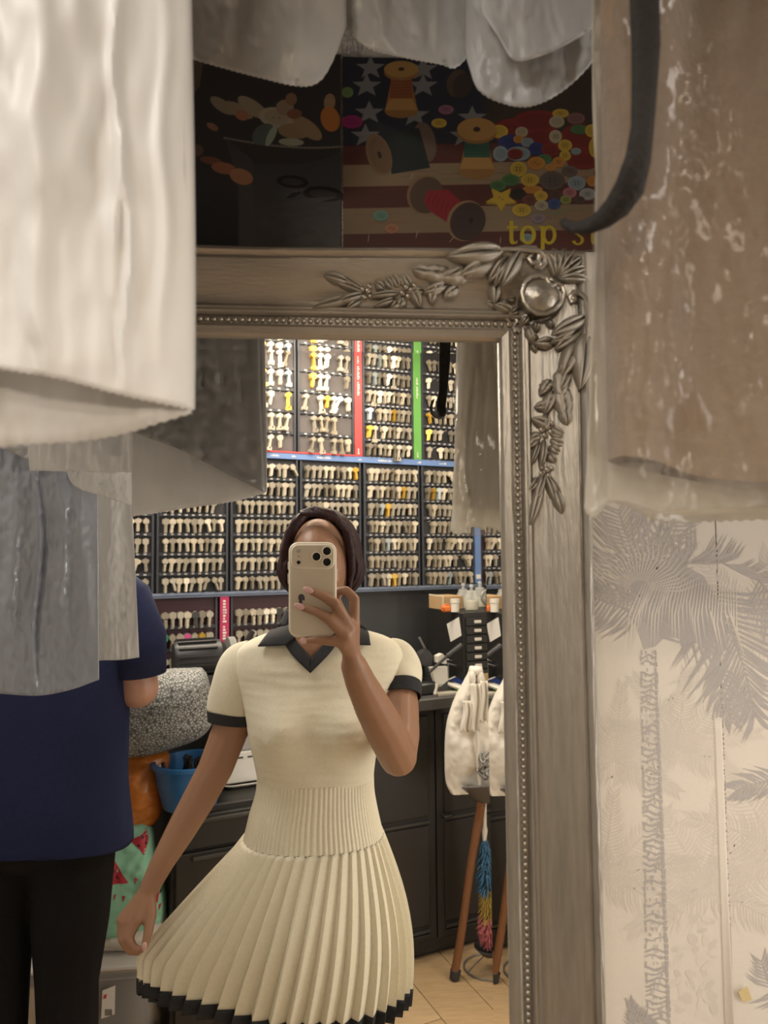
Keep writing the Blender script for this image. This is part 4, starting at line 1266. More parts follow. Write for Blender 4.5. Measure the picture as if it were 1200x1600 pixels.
for (x, y, r, m, nme) in ((466.5, 861, .0032, mat('flash_glass', (.42, .37, .30), .2), 'flash'), (466.5, 878.8, .0030, m_lens, 'depth_sensor'), (466.5, 869.5, .0008, m_lens, 'microphone')):
    mb = MB(); mb.lathe(at(x, y, YP - .0040), [(r, .001), (r, -.0005), (.00001, -.0007)], 16, (0, 1, 0)); obj(nme, mb, m, plat)
for y0, y1, x in ((878, 890, PX0 - .6), (896, 912, PX0 - .6), (889, 907, PX1 + .6)):
    mb = MB(); a, c2 = at(x, y0, YP + .005), at(x, y1, YP + .005); mb.rbox((a + c2)/2, (.0008, 0, 0), (0, .0018, 0), (0, 0, (a - c2).length/2), .0005); obj('side_button', mb, m_caserim, phone)
# small dark sticker figure low on the case
mb = MB()
YS = YP - .0016
def spoly(pts): mb.prism([at(x, y, YS) for x, y in pts], (0, .0003, 0))
spoly([(466, 932), (467.5, 929), (471, 928), (474.5, 929.5), (476, 933), (476, 937), (475, 939), (473, 936.5), (472, 939), (468, 939), (466, 936)])
spoly([(467.5, 938), (472, 938), (472, 943), (469, 947), (466, 948.5), (464, 946.5), (461, 945.5), (464, 944), (466.5, 943)])
obj('sticker', mb, mat('sticker_ink', (.06, .05, .075), .5), phone, smooth=False)

# ================================================================== THE MAN AT THE COUNTER
m_polo = mat('navy_polo', (.010, .015, .055), .85, 0, .15, 100, .2, 300, .3)
m_jean = mat('black_trousers', (.009, .009, .010), .85, 0, .2, 120, .2, 250, .2)
m_skin2 = mat('pale_skin', (.44, .24, .175), .45, 0, .06, 25)
m_hair2 = mat('short_brown_hair', (.05, .03, .02), .6, 0, .3, 200, .5, 300)
YM = 1.28
mx = at(55, 1300, YM).x
man = thing('person', 'man in a navy polo shirt and black trousers, back turned, behind the covers', 'person', (mx, YM, 0))
b = MB()
b.ell((mx, YM + .02, 1.66), (.075, .098, .115), nu=24, nv=16)
b.ell((mx, YM + .07, 1.60), (.055, .06, .06)); b.chain([(mx, YM + .125, 1.655), (mx, YM + .14, 1.635)], [.012, .014])
for s in (-1, 1):
    b.ell((mx + s*.078, YM + .02, 1.65), (.01, .02, .032))
b.chain([(mx, YM, 1.60), (mx, YM, 1.46)], [.06, .065])
b.ell((mx, YM, 1.30), (.19, .11, .2)); b.ell((mx, YM, 1.0), (.17, .11, .18))
b.chain([(mx - .16, YM, 1.42), (mx + .16, YM, 1.42)], [.06, .06])
e1 = at(222, 1082, YM + .02)
b.chain([(mx + .19, YM, 1.40), (e1 + Vector((-.008, 0, .012)))], [.058, .050]); b.chain([e1 + Vector((-.012, 0, .008)), e1 + Vector((-.04, .16, .05)), e1 + Vector((-.12, .25, .06))], [.048, .042, .03])
b.chain([(mx - .19, YM, 1.40), (mx - .27, YM, 1.12), (mx - .20, YM + .22, 1.14)], [.055, .044, .03])
for s, hx in ((1, e1 + Vector((-.12, .25, .06))), (-1, Vector((mx - .20, YM + .22, 1.14)))):
    for q in range(4):
        b.chain([hx, hx + Vector((-s*(.02 + .006*q), .055, .02 - .018*q)), hx + Vector((-s*(.035 + .006*q), .085, .01 - .018*q))], [.018, .010, .008])
    b.chain([hx, hx + Vector((-s*.05, .03, .03))], [.016, .010])
for s in (-1, 1):
    b.chain([(mx + s*.09, YM, .9), (mx + s*.085, YM, .45), (mx + s*.09, YM, .06), (mx + s*.095, YM + .12, .03)], [.085, .055, .04, .03])
fused('body', b, m_skin2, man, .006, 6, .5)
mb = MB()
mb.grid(lambda u, v: Vector((mx, YM + .012, 1.668)) + Vector((.082*math.sin(R(100)*(1-v))*math.cos(2*math.pi*u), .106*math.sin(R(100)*(1-v))*math.sin(2*math.pi*u), .122*math.cos(R(100)*(1-v)))), 32, 14, closed=True, keep=lambda q: not ((q[0].y > YM + .07) and q[0].z < 1.70))
obj('hair', mb, m_hair2, man, solid=.006)
SH = [(1.50, .075, .075), (1.475, .13, .09), (1.44, .19, .105), (1.36, .212, .118), (1.25, .215, .125), (1.12, .212, .128), (1.0, .214, .13), (.88, .222, .135), (.80, .226, .138)]
def polo(u, v):
    z = 1.50 - .70*v
    hw, th = sinterp(-z, [(-a, b_) for a, b_, c in SH]), sinterp(-z, [(-a, c) for a, b_, c in SH])
    a = 2*math.pi*u
    w = 1 + .02*nz(math.cos(a)*3, z*5, math.sin(a)*3) + .012*math.sin(z*22 + 3*math.cos(a))*v
    return Vector((mx + hw*w*sgnpow(math.cos(a), .8), YM - th*w*sgnpow(math.sin(a), .8), z - .012*math.cos(a)*v + (.012*math.sin(a) if v > .99 else 0)))
mb = MB(); mb.grid(polo, 90, 60, closed=True); obj('polo_shirt', mb, m_polo, man, angle=70, solid=.003)
mb = MB(); mb.tube([(mx + .15, YM, 1.425), (mx + .20, YM, 1.38), at(214, 1000, YM + .005), at(217, 1052, YM + .012)], [.066, .074, .072, .066], 24, cap=False); obj('sleeve', mb, m_polo, man, solid=.003)
mb = MB(); mb.tube([(mx - .15, YM, 1.425), (mx - .20, YM, 1.38), (mx - .235, YM, 1.27), (mx - .25, YM, 1.2)], [.066, .074, .07, .064], 24, cap=False); obj('sleeve', mb, m_polo, man, solid=.003)
mb = MB(); mb.grid(lambda u, v: Vector((mx + (.075 + .012*v)*math.cos(2*math.pi*u), YM + (.07 + .012*v)*math.sin(2*math.pi*u), 1.53 - .045*v)), 32, 4, closed=True); obj('collar', mb, m_polo, man, solid=.004)
b = MB()
b.ell((mx, YM, .86), (.195, .125, .13), nu=24)
for s in (-1, 1):
    b.chain([(mx + s*.092, YM, .84), (mx + s*.090, YM - .005, .62), (mx + s*.082, YM, .46), (mx + s*.086, YM + .01, .25), (mx + s*.09, YM, .10), (mx + s*.09, YM, .03)], [.106, .092, .074, .068, .062, .062])
fused('trousers', b, m_jean, man, .007, 5, .5)
for s in (-1, 1):
    mb = MB(); mb.ell((mx + s*.097, YM + .07, .038), (.046, .145, .04)); obj('shoe', mb, m_shoe, man)
# ================================================================== THE KEY WALL
REFL = True
m_board = mat('board_black', (.03, .03, .034), .5, 0, .1, 20)
m_boardU = mat('board_grey', (.13, .115, .115), .6, 0, .08, 20)
m_boardM = mat('board_maroon', (.055, .02, .028), .5, 0, .1, 20)
m_strip = mat('strip_charcoal', (.05, .055, .07), .4, 0, .1, 30)
m_tag = mat('price_tag', (.55, .55, .55), .5)
m_blue = mat('blue_label_rail', (.16, .27, .55), .4, 0, .06, 20)
m_bluel = mat('dull_blue_rail', (.20, .25, .36), .4, 0, .06, 20)
m_red = mat('red_sign', (.62, .07, .07), .45, 0, .05, 20)
m_green = mat('green_sign', (.15, .42, .09), .45, 0, .05, 20)
m_mag = mat('magenta_sign', (.50, .035, .12), .45, 0, .05, 20)
m_white = mat('white_paper', (.8, .78, .74), .6, 0, .03)
METALS = {'silver': mat('nickel_silver', (.70, .63, .50), .36, .55, .1, 80), 'brass': mat('key_brass', (.72, .46, .08), .35, .6, .1, 80),
          'steel': mat('blue_steel', (.58, .66, .68), .3, .6, .08, 80), 'dull': mat('dull_nickel', (.40, .36, .29), .42, .55, .12, 80),
          'dark': mat('black_key_head', (.03, .03, .03), .4), 'green': mat('green_key_head', (.02, .25, .14), .4), 'pink': mat('pink_key_head', (.6, .1, .3), .4)}
UR = Vector((U.x, -U.y, 0)); NR = Vector((N.x, -N.y, 0))       # the wall's axes as it really stands
def WR(t, s, z):
    p = W(t, s, z); return Vector((p.x, -p.y, p.z))

def key_shape(kind):
    """flat key hanging from its head: x along the wall, z up, origin at the hook"""
    mb = MB()
    th = .0011
    def pr(pts): mb.prism([(x, -th, z) for x, z in pts], (0, 2*th, 0))
    if kind == 'round':
        pr([(.0125*math.cos(a), -.010 + .0115*math.sin(a)) for a in [2*math.pi*i/10 for i in range(10)]])
        pr([(-.0048, -.018), (-.0048, -.046), (-.0015, -.051), (.0030, -.047), (.0042, -.040), (.0030, -.036), (.0046, -.031), (.0046, -.018)])
    elif kind == 'square':
        pr([(-.011, -.002), (-.008, .001), (.008, .001), (.011, -.002), (.011, -.016), (.006, -.021), (-.006, -.021), (-.011, -.016)])
        pr([(-.0045, -.020), (-.0045, -.048), (-.001, -.052), (.0036, -.046), (.0026, -.040), (.0042, -.034), (.0042, -.020)])
    elif kind == 'wide':
        pr([(-.0135, -.003), (-.006, .001), (.006, .001), (.0135, -.003), (.0125, -.012), (.005, -.018), (-.005, -.018), (-.0125, -.012)])
        pr([(-.0050, -.017), (-.0042, -.046), (0, -.050), (.0046, -.044), (.0050, -.017)])
    else:   # mortice: ring head, long shank, square bit at the foot
        pr([(.0115*math.cos(a), -.008 + .0095*math.sin(a)) for a in [2*math.pi*i/10 for i in range(10)]])
        pr([(-.0028, -.016), (-.0028, -.060), (.0028, -.060), (.0028, -.016)])
        pr([(-.009, -.052), (-.009, -.0655), (.0085, -.0655), (.0085, -.052)])
    return mb
KSH = {k_: key_shape(k_) for k_ in ('round', 'square', 'wide', 'mortice')}
KME = {}
def key_mesh(kind, metal):
    if (kind, metal) not in KME:
        me = bpy.data.meshes.new('key')
        me.from_pydata(KSH[kind].v, [], KSH[kind].f); me.materials.append(METALS[metal]); KME[(kind, metal)] = me
    return KME[(kind, metal)]

LZ = [1.860 - .0756*i for i in range(7)]
UZ4 = [2.338, 2.250, 2.160, 2.070, 1.980]
UZ6 = [2.362, 2.280, 2.200, 2.123, 2.046, 1.967]
BZ = [1.278, 1.195, 1.105]
PANELS = [  # name, where it is in words, t0, t1, z0, z1, hook rows, keys in a row, board, style
    ('lower key board at the far left, half behind the pale cover', -.950, -.672, 1.352, 1.885, LZ, 9, m_board, 'low'),
    ('second lower key board, under the cream bag flap', -.662, -.392, 1.352, 1.885, LZ, 9, m_board, 'low'),
    ('lower key board just left of the woman\'s hair', -.382, -.105, 1.352, 1.885, LZ, 9, m_board, 'low'),
    ('lower key board above the woman\'s head', -.095, .176, 1.352, 1.885, LZ, 9, m_board, 'low'),
    ('lower key board right of the woman\'s hair', .190, .458, 1.352, 1.885, LZ, 9, m_board, 'low'),
    ('lower key board under the green strip, ending at the blue post', .470, .736, 1.352, 1.885, LZ, 9, m_board, 'low'),
    ('dim key board beyond the blue post', .772, 1.02, 1.352, 1.885, LZ, 8, m_boardM, 'low'),
    ('upper key board at left, beside the grey cover', -.400, -.113, 1.912, 2.45, UZ4, 7, m_boardU, 'up'),
    ('upper key board left of the red strip', -.104, .147, 1.912, 2.45, UZ4, 7, m_boardU, 'up'),
    ('upper key board between the red and green strips', .188, .430, 1.912, 2.45, UZ6, 9, m_board, 'mid'),
    ('upper key board right of the green strip', .474, .76, 1.912, 2.45, UZ6, 9, m_board, 'dim'),
    ('maroon key board left of the magenta sign', -.690, -.432, 1.03, 1.330, BZ, 8, m_boardM, 'coat'),
    ('maroon key board right of the magenta sign', -.380, -.100, 1.03, 1.330, BZ, 9, m_boardM, 'coat'),
]
def hidden(x, y):
    if x < 222 or x > 792 or y < 530: return True
    if x < 414 and y < 800: return True
    if x > 706 and y < 832: return True
    if ((x - 503)/64)**2 + ((y - 868)/80)**2 < 1: return True
    if 451 < x < 560 and 847 < y < 1000: return True
    if y > 1035 or (x > 355 and y > 985): return True
    return False
rk = random.Random(11)
KEYS = []
for pi_, (where, t0, t1, z0, z1, zs, nk, bm_, style) in enumerate(PANELS):
    T = thing('key_board', where, 'key board', W((t0+t1)/2, .012, z0), 'key boards covering the shop wall')
    obj('backing', MB().box(W((t0+t1)/2, .008, (z0+z1)/2), U*(t1-t0)/2, N*.008, Vector((0, 0, (z1-z0)/2))), bm_, T, smooth=False)
    for te in (t0 + .004, t1 - .004):
        obj('edge_channel', MB().box(W(te, .016, (z0+z1)/2), U*.004, N*.010, Vector((0, 0, (z1-z0)/2))), m_strip, T, smooth=False)
    tags = MB()
    for ri, z in enumerate(zs):
        drop = .074 if style == 'up' else .058
        obj('hook_strip', MB().box(W((t0+t1)/2, .020, z - drop), U*((t1-t0)/2 - .009), N*.005, Vector((0, 0, .006))), m_strip, T, smooth=False)
        for q in range(nk):
            t = t0 + .018 + (t1 - t0 - .036)*(q + .5)/nk
            tags.box(W(t, .0262, z - drop + rk.uniform(-.001, .001)), U*.0055, N*.0012, Vector((0, 0, .0032)))
            tags.tube([W(t, .012, z + .001), W(t, .046, z + .003)], .0014, 5)
            if style == 'up':
                if rk.random() < .14: continue
                metal = rk.choices(['silver', 'brass', 'steel', 'dull'], [.62, .16, .08, .14])[0]; kind = rk.choices(['mortice', 'square', 'round'], [.7, .15, .15])[0]; sc = rk.uniform(.95, 1.15)
            elif style == 'coat':
                if rk.random() < .1: continue
                metal = rk.choices(['dull', 'silver', 'dark', 'green', 'pink', 'brass'], [.55, .22, .12, .04, .04, .03])[0]; kind = rk.choice(['round', 'square']); sc = rk.uniform(1.1, 1.25)
            elif style == 'dim':
                if rk.random() < .15: continue
                metal = rk.choices(['dull', 'silver', 'dark', 'brass'], [.5, .3, .15, .05])[0]; kind = rk.choice(['round', 'wide', 'square']); sc = rk.uniform(.9, 1.0)
            else:
                if rk.random() < .05: continue
                metal = rk.choices(['silver', 'dull', 'brass', 'steel'], [.34, .60, .03, .03])[0]; kind = rk.choices(['wide', 'round', 'square', 'mortice'], [.5, .2, .2, .1 if style == 'mid' else 0])[0]; sc = rk.uniform(.95, 1.08)
            yaw = rk.gauss(0, 16); roll_ = rk.gauss(0, 5)
            if rk.random() < .06: roll_ = rk.uniform(-35, 35)
            KEYS.append((where, (ri, q), t, z, metal, kind, sc, yaw, roll_, style))
    tag(obj('hooks_and_tags', tags, m_tag, T, smooth=False), kind='stuff')

BASIS = Matrix(((UR.x, NR.x, 0, 0), (UR.y, NR.y, 0, 0), (0, 0, 1, 0), (0, 0, 0, 1)))
def kmat(k_, ds=0.0, dyaw=0, droll=0):
    where, ri, t, z, metal, kind, sc, yaw, roll_, style = k_
    return Matrix.Translation(WR(t, .044 - ds, z)) @ BASIS @ Matrix.Rotation(R(roll_ + droll), 4, 'Y') @ Matrix.Rotation(R(yaw + dyaw), 4, 'Z') @ Matrix.Diagonal((sc, 1, sc, 1))
def vis(k_):
    p = W(k_[2], .044, k_[3] - .025); x, y = proj(p)
    return (not hidden(x, y)), (p - CAM).length / k_[6]
cand = sorted([(vis(k_)[1], i) for i, k_ in enumerate(KEYS) if vis(k_)[0]])
single = set(i for _, i in cand[:298])
WORDS = {'silver': 'silver', 'dull': 'dull grey', 'brass': 'brass', 'steel': 'bluish steel', 'dark': 'black-headed', 'green': 'green-headed', 'pink': 'pink-headed'}
SHAPES = {'round': 'round-headed', 'square': 'square-headed', 'wide': 'wide-headed', 'mortice': 'long-shanked'}
SHORT = dict(zip([p[0] for p in PANELS], ['leftmost lower board', 'second lower board', 'lower board left of the hair', 'lower board above the head', 'lower board right of the hair',
    'lower board before the blue post', 'board beyond the blue post', 'upper board beside the grey cover', 'upper board left of red strip', 'upper board between red and green strips',
    'upper board right of green strip', 'maroon board left of magenta sign', 'maroon board right of magenta sign']))
rest = {}
for i, k_ in enumerate(KEYS):
    where, ri, t, z, metal, kind, sc, yaw, roll_, style = k_
    if i in single:
        o = inst('key', key_mesh(kind, metal), None, kmat(k_))
        tag(o, '%s key, %s from left, %s row, %s' % (WORDS[metal], ORD[ri[1]], ORD[ri[0]], SHORT[where]), 'key', 'keys hanging on the key wall')
    layers = ((.009, 9, 3), (.018, -11, -4), (.026, 6, 2)) if i in single else ((0, 0, 0), (.009, 9, 3), (.018, -11, -4))
    for ds, dy, dr in layers:
        M = kmat(k_, ds, dy, dr)
        mk = metal if metal in ('silver', 'brass', 'steel') else 'dull'
        vs, fs = rest.setdefault(mk, ([], []))
        n = len(vs)
        vs += [M @ v for v in KSH[kind].v]; fs += [tuple(a + n for a in f_) for f_ in KSH[kind].f]
me = bpy.data.meshes.new('spare_keys')
av, af, ai = [], [], []
for j, (mk, (vs, fs)) in enumerate(rest.items()):
    n = len(av); av += vs; af += [tuple(a + n for a in f_) for f_ in fs]; ai += [j]*len(fs); me.materials.append(METALS[mk])
base = WR(.1, .03, 1.0)
me.from_pydata([v - base for v in av], [], af); me.polygons.foreach_set('material_index', ai)
o = bpy.data.objects.new('spare_keys', me); COL.objects.link(o); o.location = base
tag(o, 'many more keys hanging behind the front ones on every hook', 'keys', kind='stuff')

def marks(mb, c, du, dv, nrm, words, h):
    """unreadably small lettering: rows of letter-like strokes along du"""
    x = 0
    for w_ in words:
        for i in range(w_):
            a = rk.choice((.5, .7, 1.0)) * h
            mb.box(c + du*x + dv*(a - h)/2*.6, du*h*.26, nrm, dv*a*.5); x += h*.8
        x += h*.7
def strip(name, label, cat, t0, t1, z0, z1, s, m, groups, vertical, h):
    T = thing(name, label, cat, W((t0+t1)/2, s, z0))
    obj('panel', MB().rbox(W((t0+t1)/2, s, (z0+z1)/2), U*(t1-t0)/2, N*.004, Vector((0, 0, (z1-z0)/2)), .001), m, T, smooth=False)
    mb = MB()
    for (p, words) in groups:
        if vertical:
            marks(mb, W((t0+t1)/2, s + .0045, p), Vector((0, 0, 1)), U, N*.0006, words, h)
        else:
            marks(mb, W(p, s + .0045, (z0+z1)/2), U, Vector((0, 0, 1)), N*.0006, words, h)
    obj('lettering', mb, m_white, T, smooth=False)
    return T
strip('sign_strip', 'tall red sign strip with small white lettering between upper boards', 'sign', .149, .185, 1.912, 2.45, .024, m_red, [(2.18, (7, 7, 4)), (1.925, (3,))], True, .011)
strip('sign_strip', 'tall green sign strip with faint white lettering between upper boards', 'sign', .433, .471, 1.912, 2.45, .024, m_green, [(2.19, (7, 4)), (1.925, (3,))], True, .010)
strip('sign_strip', 'short magenta sign strip with white lettering under the lower rail', 'sign', -.424, -.388, 1.155, 1.333, .030, m_mag, [(1.30, ()), (1.17, (5, 6)), (1.27, (5,))], True, .014)
strip('label_rail', 'pale blue label rail running under the red and green strips', 'rail', -.40, .76, 1.886, 1.911, .026, m_blue, [(-.22, (6,)), (-.13, (3,)), (-.02, (10,)), (.165, (3,)), (.26, (10,)), (.45, (3,)), (.56, (6,))], False, .008)
T = thing('label_rail', 'thin red rail just above the blue rail at left', 'rail', W(-.1, .027, 1.911))
obj('panel', MB().box(W(-.12, .027, 1.9145), U*.268, N*.005, Vector((0, 0, .0035))), m_red, T)
T = thing('label_rail', 'dull blue rail along the foot of the lower key boards', 'rail', W(.05, .028, 1.333))
obj('panel', MB().box(W(.0, .024, 1.342), U*.77, N*.010, Vector((0, 0, .009))), m_bluel, T)
obj('lip', MB().box(W(.0, .036, 1.347), U*.77, N*.003, Vector((0, 0, .004))), m_bluel, T)
T = thing('rail_post', 'upright blue post at the right end of the lower key boards', 'rail', W(.753, .02, 1.35))
obj('panel', MB().box(W(.753, .020, 1.62), U*.015, N*.014, Vector((0, 0, .265))), m_blue, T)
obj('price_sticker', MB().box(W(.753, .0345, 1.385), U*.012, N*.0006, Vector((0, 0, .010))), m_white, T)

# ================================================================== COUNTERS AND CABINETS
def on_s(px, py, s):
    r = ray(px, py); k_ = ((W0 + N*s - CAM).dot(N)) / r.dot(N); p = CAM + r*k_
    return (p - W0).dot(U), p.z
m_cab = mat('black_cabinet', (.020, .019, .018), .45, 0, .12, 14)
m_cab2 = mat('black_cabinet_edge', (.05, .048, .045), .4, 0, .1, 14)
m_top = mat('worn_counter', (.07, .068, .064), .5, 0, .25, 18, .2, 60)
m_wood = mat('brown_wood', (.20, .085, .035), .5, 0, .2, 40, .1, 60, stretch=(8, 8, 1))
m_steel = mat('tool_steel', (.30, .30, .29), .4, .7, .1, 40)
m_gun = mat('dark_iron', (.05, .05, .052), .4, .4, .15, 30)
m_card = mat('cardboard', (.50, .33, .17), .8, 0, .06, 30)
m_offw = mat('offwhite_plastic', (.72, .69, .62), .4, 0, .03)
m_orange = mat('orange_plastic', (.75, .17, .03), .4, 0, .05)
m_glass = clear('clear_glass', (.92, .94, .92), .72, .04)
UP = Vector((0, 0, 1))
CT = on_s(672, 1092, .47)[1]
SF = .43
cab = thing('counter_cabinet', 'black panelled counter cabinet behind the woman, right', 'cabinet', W(.22, .25, 0))
obj('body', MB().box(W(.13, .22, CT/2 - .03), U*.50, N*.20, UP*(CT/2 - .05)), m_cab, cab, smooth=False)
obj('plinth', MB().box(W(.13, .20, .03), U*.50, N*.20, UP*.03), m_cab, cab, smooth=False)
zA, zB = on_s(640, 1462, SF)[1], on_s(640, 1290, SF)[1]
for t0, t1 in ((-.365, -.02), (-.015, .30), (.305, .62)):
    dr = obj('door', MB().rbox(W((t0+t1)/2, SF - .004, (.07 + CT - .05)/2), U*(t1-t0)/2, N*.010, UP*((CT - .05 - .07)/2), .002), m_cab, cab, smooth=False)
    for z0, z1 in ((.08, zA), (zA + .02, zB), (zB + .02, CT - .06)):
        obj('door_panel', MB().rbox(W((t0+t1)/2, SF + .008, (z0+z1)/2), U*((t1-t0)/2 - .03), N*.005, UP*((z1-z0)/2 - .006), .003), m_cab, dr, smooth=False)
    for z in (zA + .008, zB + .008):
        obj('moulding', MB().box(W((t0+t1)/2, SF + .012, z), U*((t1-t0)/2 - .03), N*.006, UP*.003), m_cab2, dr, smooth=False)
    mb = MB(); mb.tube([W(t0 + .02, SF + .006, zB + .02), W(t0 + .02, SF + .03, zB + .02), W(t0 + .05, SF + .03, zB + .02)], .005, 8); obj('handle', mb, m_gun, dr)
ctop = obj('worktop', MB().rbox(W(.14, .235, CT - .022), U*.53, N*.235, UP*.022, .004), m_top)
tag(ctop, 'scuffed dark worktop on the counter right of the woman', 'worktop')

# left drawer unit
SL = .60
tl0, tl1 = on_s(268, 1300, SL)[0], on_s(425, 1300, SL)[0]
ZL = on_s(380, 1252, SL)[1]
dru = thing('drawer_unit', 'low black drawer unit behind the pulled-out skirt', 'drawers', W((tl0+tl1)/2, .35, 0))
obj('body', MB().rbox(W((tl0+tl1)/2, SL/2 + .02, ZL/2), U*(tl1-tl0)/2, N*(SL/2 - .03), UP*ZL/2, .004), m_cab, dru, smooth=False)
zz = [.03, .24, on_s(300, 1330, SL)[1], ZL - .015]
for z0, z1 in zip(zz, zz[1:]):
    d_ = obj('drawer', MB().rbox(W((tl0+tl1)/2, SL - .004, (z0+z1)/2), U*((tl1-tl0)/2 - .012), N*.010, UP*((z1-z0)/2 - .005), .003), m_cab, dru, smooth=False)
    obj('finger_rail', MB().rbox(W((tl0+tl1)/2, SL + .010, z1 - .02), U*((tl1-tl0)/2 - .06), N*.007, UP*.006, .002), m_cab2, d_, smooth=False)
# white tray and cartons on it
YT_ = SL - .14
tt0, zt0 = on_s(346, 1243, YT_); tt1 = on_s(420, 1243, YT_)[0]; zt1 = on_s(380, 1222, YT_)[1]
tr = thing('storage_tray', 'white plastic tray on the drawer unit behind the waist', 'tray', W((tt0+tt1)/2, YT_ - .1, ZL))
mb = MB()
def trayf(u, v):
    a = 2*math.pi*u
    k_ = [(.0, 0), (.86, 0), (.92, .25), (1.0, 1.0), (1.06, 1.0), (1.06, .88), (.98, .80)][min(6, int(round(v*6)))]
    return W((tt0+tt1)/2 + (tt1-tt0)/2*k_[0]*sgnpow(math.cos(a), .35), YT_ - .1 + .12*k_[0]*sgnpow(math.sin(a), .35), ZL + (zt1 - ZL)*k_[1])
mb.grid(trayf, 48, 6, closed=True); obj('shell', mb, m_offw, tr)
def carton(label, px0, px1, py0, py1, s, dep, m, lines=True, zb=None):
    t0, z1 = on_s(px0, py0, s); t1, z0 = on_s(px1, py1, s)
    if zb is not None: z0 = zb
    T = thing('carton', label, 'box', W((t0+t1)/2, s - dep/2, z0))
    obj('box', MB().rbox(W((t0+t1)/2, s - dep/2, (z0+z1)/2), U*(t1-t0)/2, N*dep/2, UP*(z1-z0)/2, .003), m, T, smooth=False)
    if lines:
        mb = MB()
        for q in range(2):
            mb.box(W(t0 + (t1-t0)*(.15 + .35*q) + .02, s + .0008, z1 - (z1-z0)*.18), U*.016, N*.0006, UP*.0025)
        obj('printed_text', mb, m_gun, T, smooth=False)
    obj('lid_flap', MB().box(W((t0+t1)/2, s - dep/2, z1 + .001), U*((t1-t0)/2 - .002), N*.004, UP*.001), m_card, T, smooth=False)
    return T, z1
_, zc = carton('white carton standing in the tray behind the waist', 354, 415, 1178, 1228, YT_ - .02, .16, m_white, True, ZL + .006)
carton('pale grey carton on top of the white carton', 368, 418, 1148, 1178, YT_ - .03, .14, mat('grey_carton', (.42, .40, .40), .6), False, zc + .002)
# blue basket
bc_t, _ = on_s(297, 1240, .56)
bs = thing('basket', 'round blue plastic basket filled with dark tools', 'basket', W(bc_t, .56, ZL))
zr0, zr1 = ZL + .0, on_s(268, 1212, .70)[1]
mb = MB()
mb.lathe(W(bc_t, .56, ZL), [(.0, .002), (.08, .002), (.098, (zr1-ZL)*.5), (.106, zr1-ZL-.012), (.116, zr1-ZL-.012), (.116, zr1-ZL), (.102, zr1-ZL), (.094, (zr1-ZL)*.45), (.075, .006), (0, .006)], 40)
obj('shell', mb, mat('blue_plastic', (.03, .14, .36), .35, 0, .05), bs)
mb = MB()
for q in range(14):
    a = q*2.4; r_ = .02 + .045*(q % 5)/5
    p = W(bc_t + r_*math.cos(a), .56 + r_*math.sin(a), ZL + .012)
    mb.tube([p, p + Vector((.03*math.cos(q), .03*math.sin(q*1.3), zr1 - ZL - .01))], .006, 6)
obj('tool_handle', mb, m_gun, bs)

# ---- left pile: clear tub, mint bag, orange bag, patterned bag
def soft(name, label, cat, prof, Y, th, m, amp=.012, seed=0, ex=.7, group=None, nu=72, nv=54, flat=False):
    """soft bag: rows of (picture y, left, right)"""
    y0, y1 = prof[0][0], prof[-1][0]
    T = thing(name, label, cat, at((prof[-1][1]+prof[-1][2])/2, y1, Y), group)
    def fn(u, v, off=0.0):
        py = y0 + (y1 - y0)*v
        l, r = at(sinterp(py, [(p[0], p[1]) for p in prof]), py, Y), at(sinterp(py, [(p[0], p[2]) for p in prof]), py, Y)
        c, hw = (l + r)/2, (r - l).length/2
        a = 2*math.pi*u
        t_ = th*(math.sin(math.pi*(.04 + .92*v))**.5 if not flat else 1)
        k_ = 1 + off/th
        p = Vector((c.x + hw*sgnpow(math.cos(a), ex), Y - (t_ + off)*sgnpow(math.sin(a), ex), c.z))
        w_ = amp*(nz(p.x*9 + seed, p.z*9, p.y*9) + .6*abs(nz(p.x*22, p.z*22 + seed, 4.)) + .35*abs(nz(p.x*45, p.z*45 + seed, 4.)))
        p.y -= w_*math.copysign(min(1, abs(math.sin(a))*2), math.sin(a))
        return p
    mb = MB(); mb.grid(fn, nu, nv, closed=True)
    n0 = len(mb.v) - nu
    mb.f.append(tuple(range(n0, n0 + nu))); mb.f.append(tuple(reversed(range(nu))))
    o_ = obj('bag_body', mb, m, T, angle=80)
    return T, fn, o_
YB = 1.72
m_tub = clear('clear_tub', (.80, .79, .78), .72, .10)
tub0, tub1 = at(60, 1480, YB), at(252, 1480, YB)
tub = thing('storage_tub', 'clear plastic storage tub on the floor beside black trousers', 'storage box', Vector(((tub0.x+tub1.x)/2, YB, .002)))
cx_, hw_ = (tub0.x+tub1.x)/2, (tub1.x-tub0.x)/2
zt_ = tub0.z
mb = MB()
mb.grid(lambda u, v: (lambda a, q: Vector((cx_ + hw_*q[0]*sgnpow(math.cos(a), .3), YB + .15*q[0]*sgnpow(math.sin(a), .3), .003 + (zt_ - .003)*q[1])))(2*math.pi*u, [(0, 0), (.90, 0), (.92, .05), (.98, .93), (1.02, .93), (1.02, 1.0), (.98, 1.0)][min(6, int(round(v*6)))]), 56, 6, closed=True)
obj('shell', mb, m_tub, tub)
obj('lid', MB().rbox((cx_, YB, zt_ + .008), (hw_*1.03, 0, 0), (0, .155, 0), (0, 0, .008), .005), clear('clear_lid', (.85, .83, .8), .35, .2), tub)
obj('contents', MB().rbox((cx_ - .01, YB, .10), (hw_*.75, 0, 0), (0, .10, 0), (0, 0, .095), .03), mat('dark_contents', (.10, .08, .07), .8, 0, .4, 12), tub)
mb = MB(); yl = YB - .158
a_, c_ = at(160, 1540, yl), at(181, 1590, yl)
mb.prism([at(160, 1548, yl), at(180, 1540, yl), at(179, 1585, yl), at(158, 1592, yl)], (0, .0012, 0)); lb = obj('label_tag', mb, m_white, tub, smooth=False)
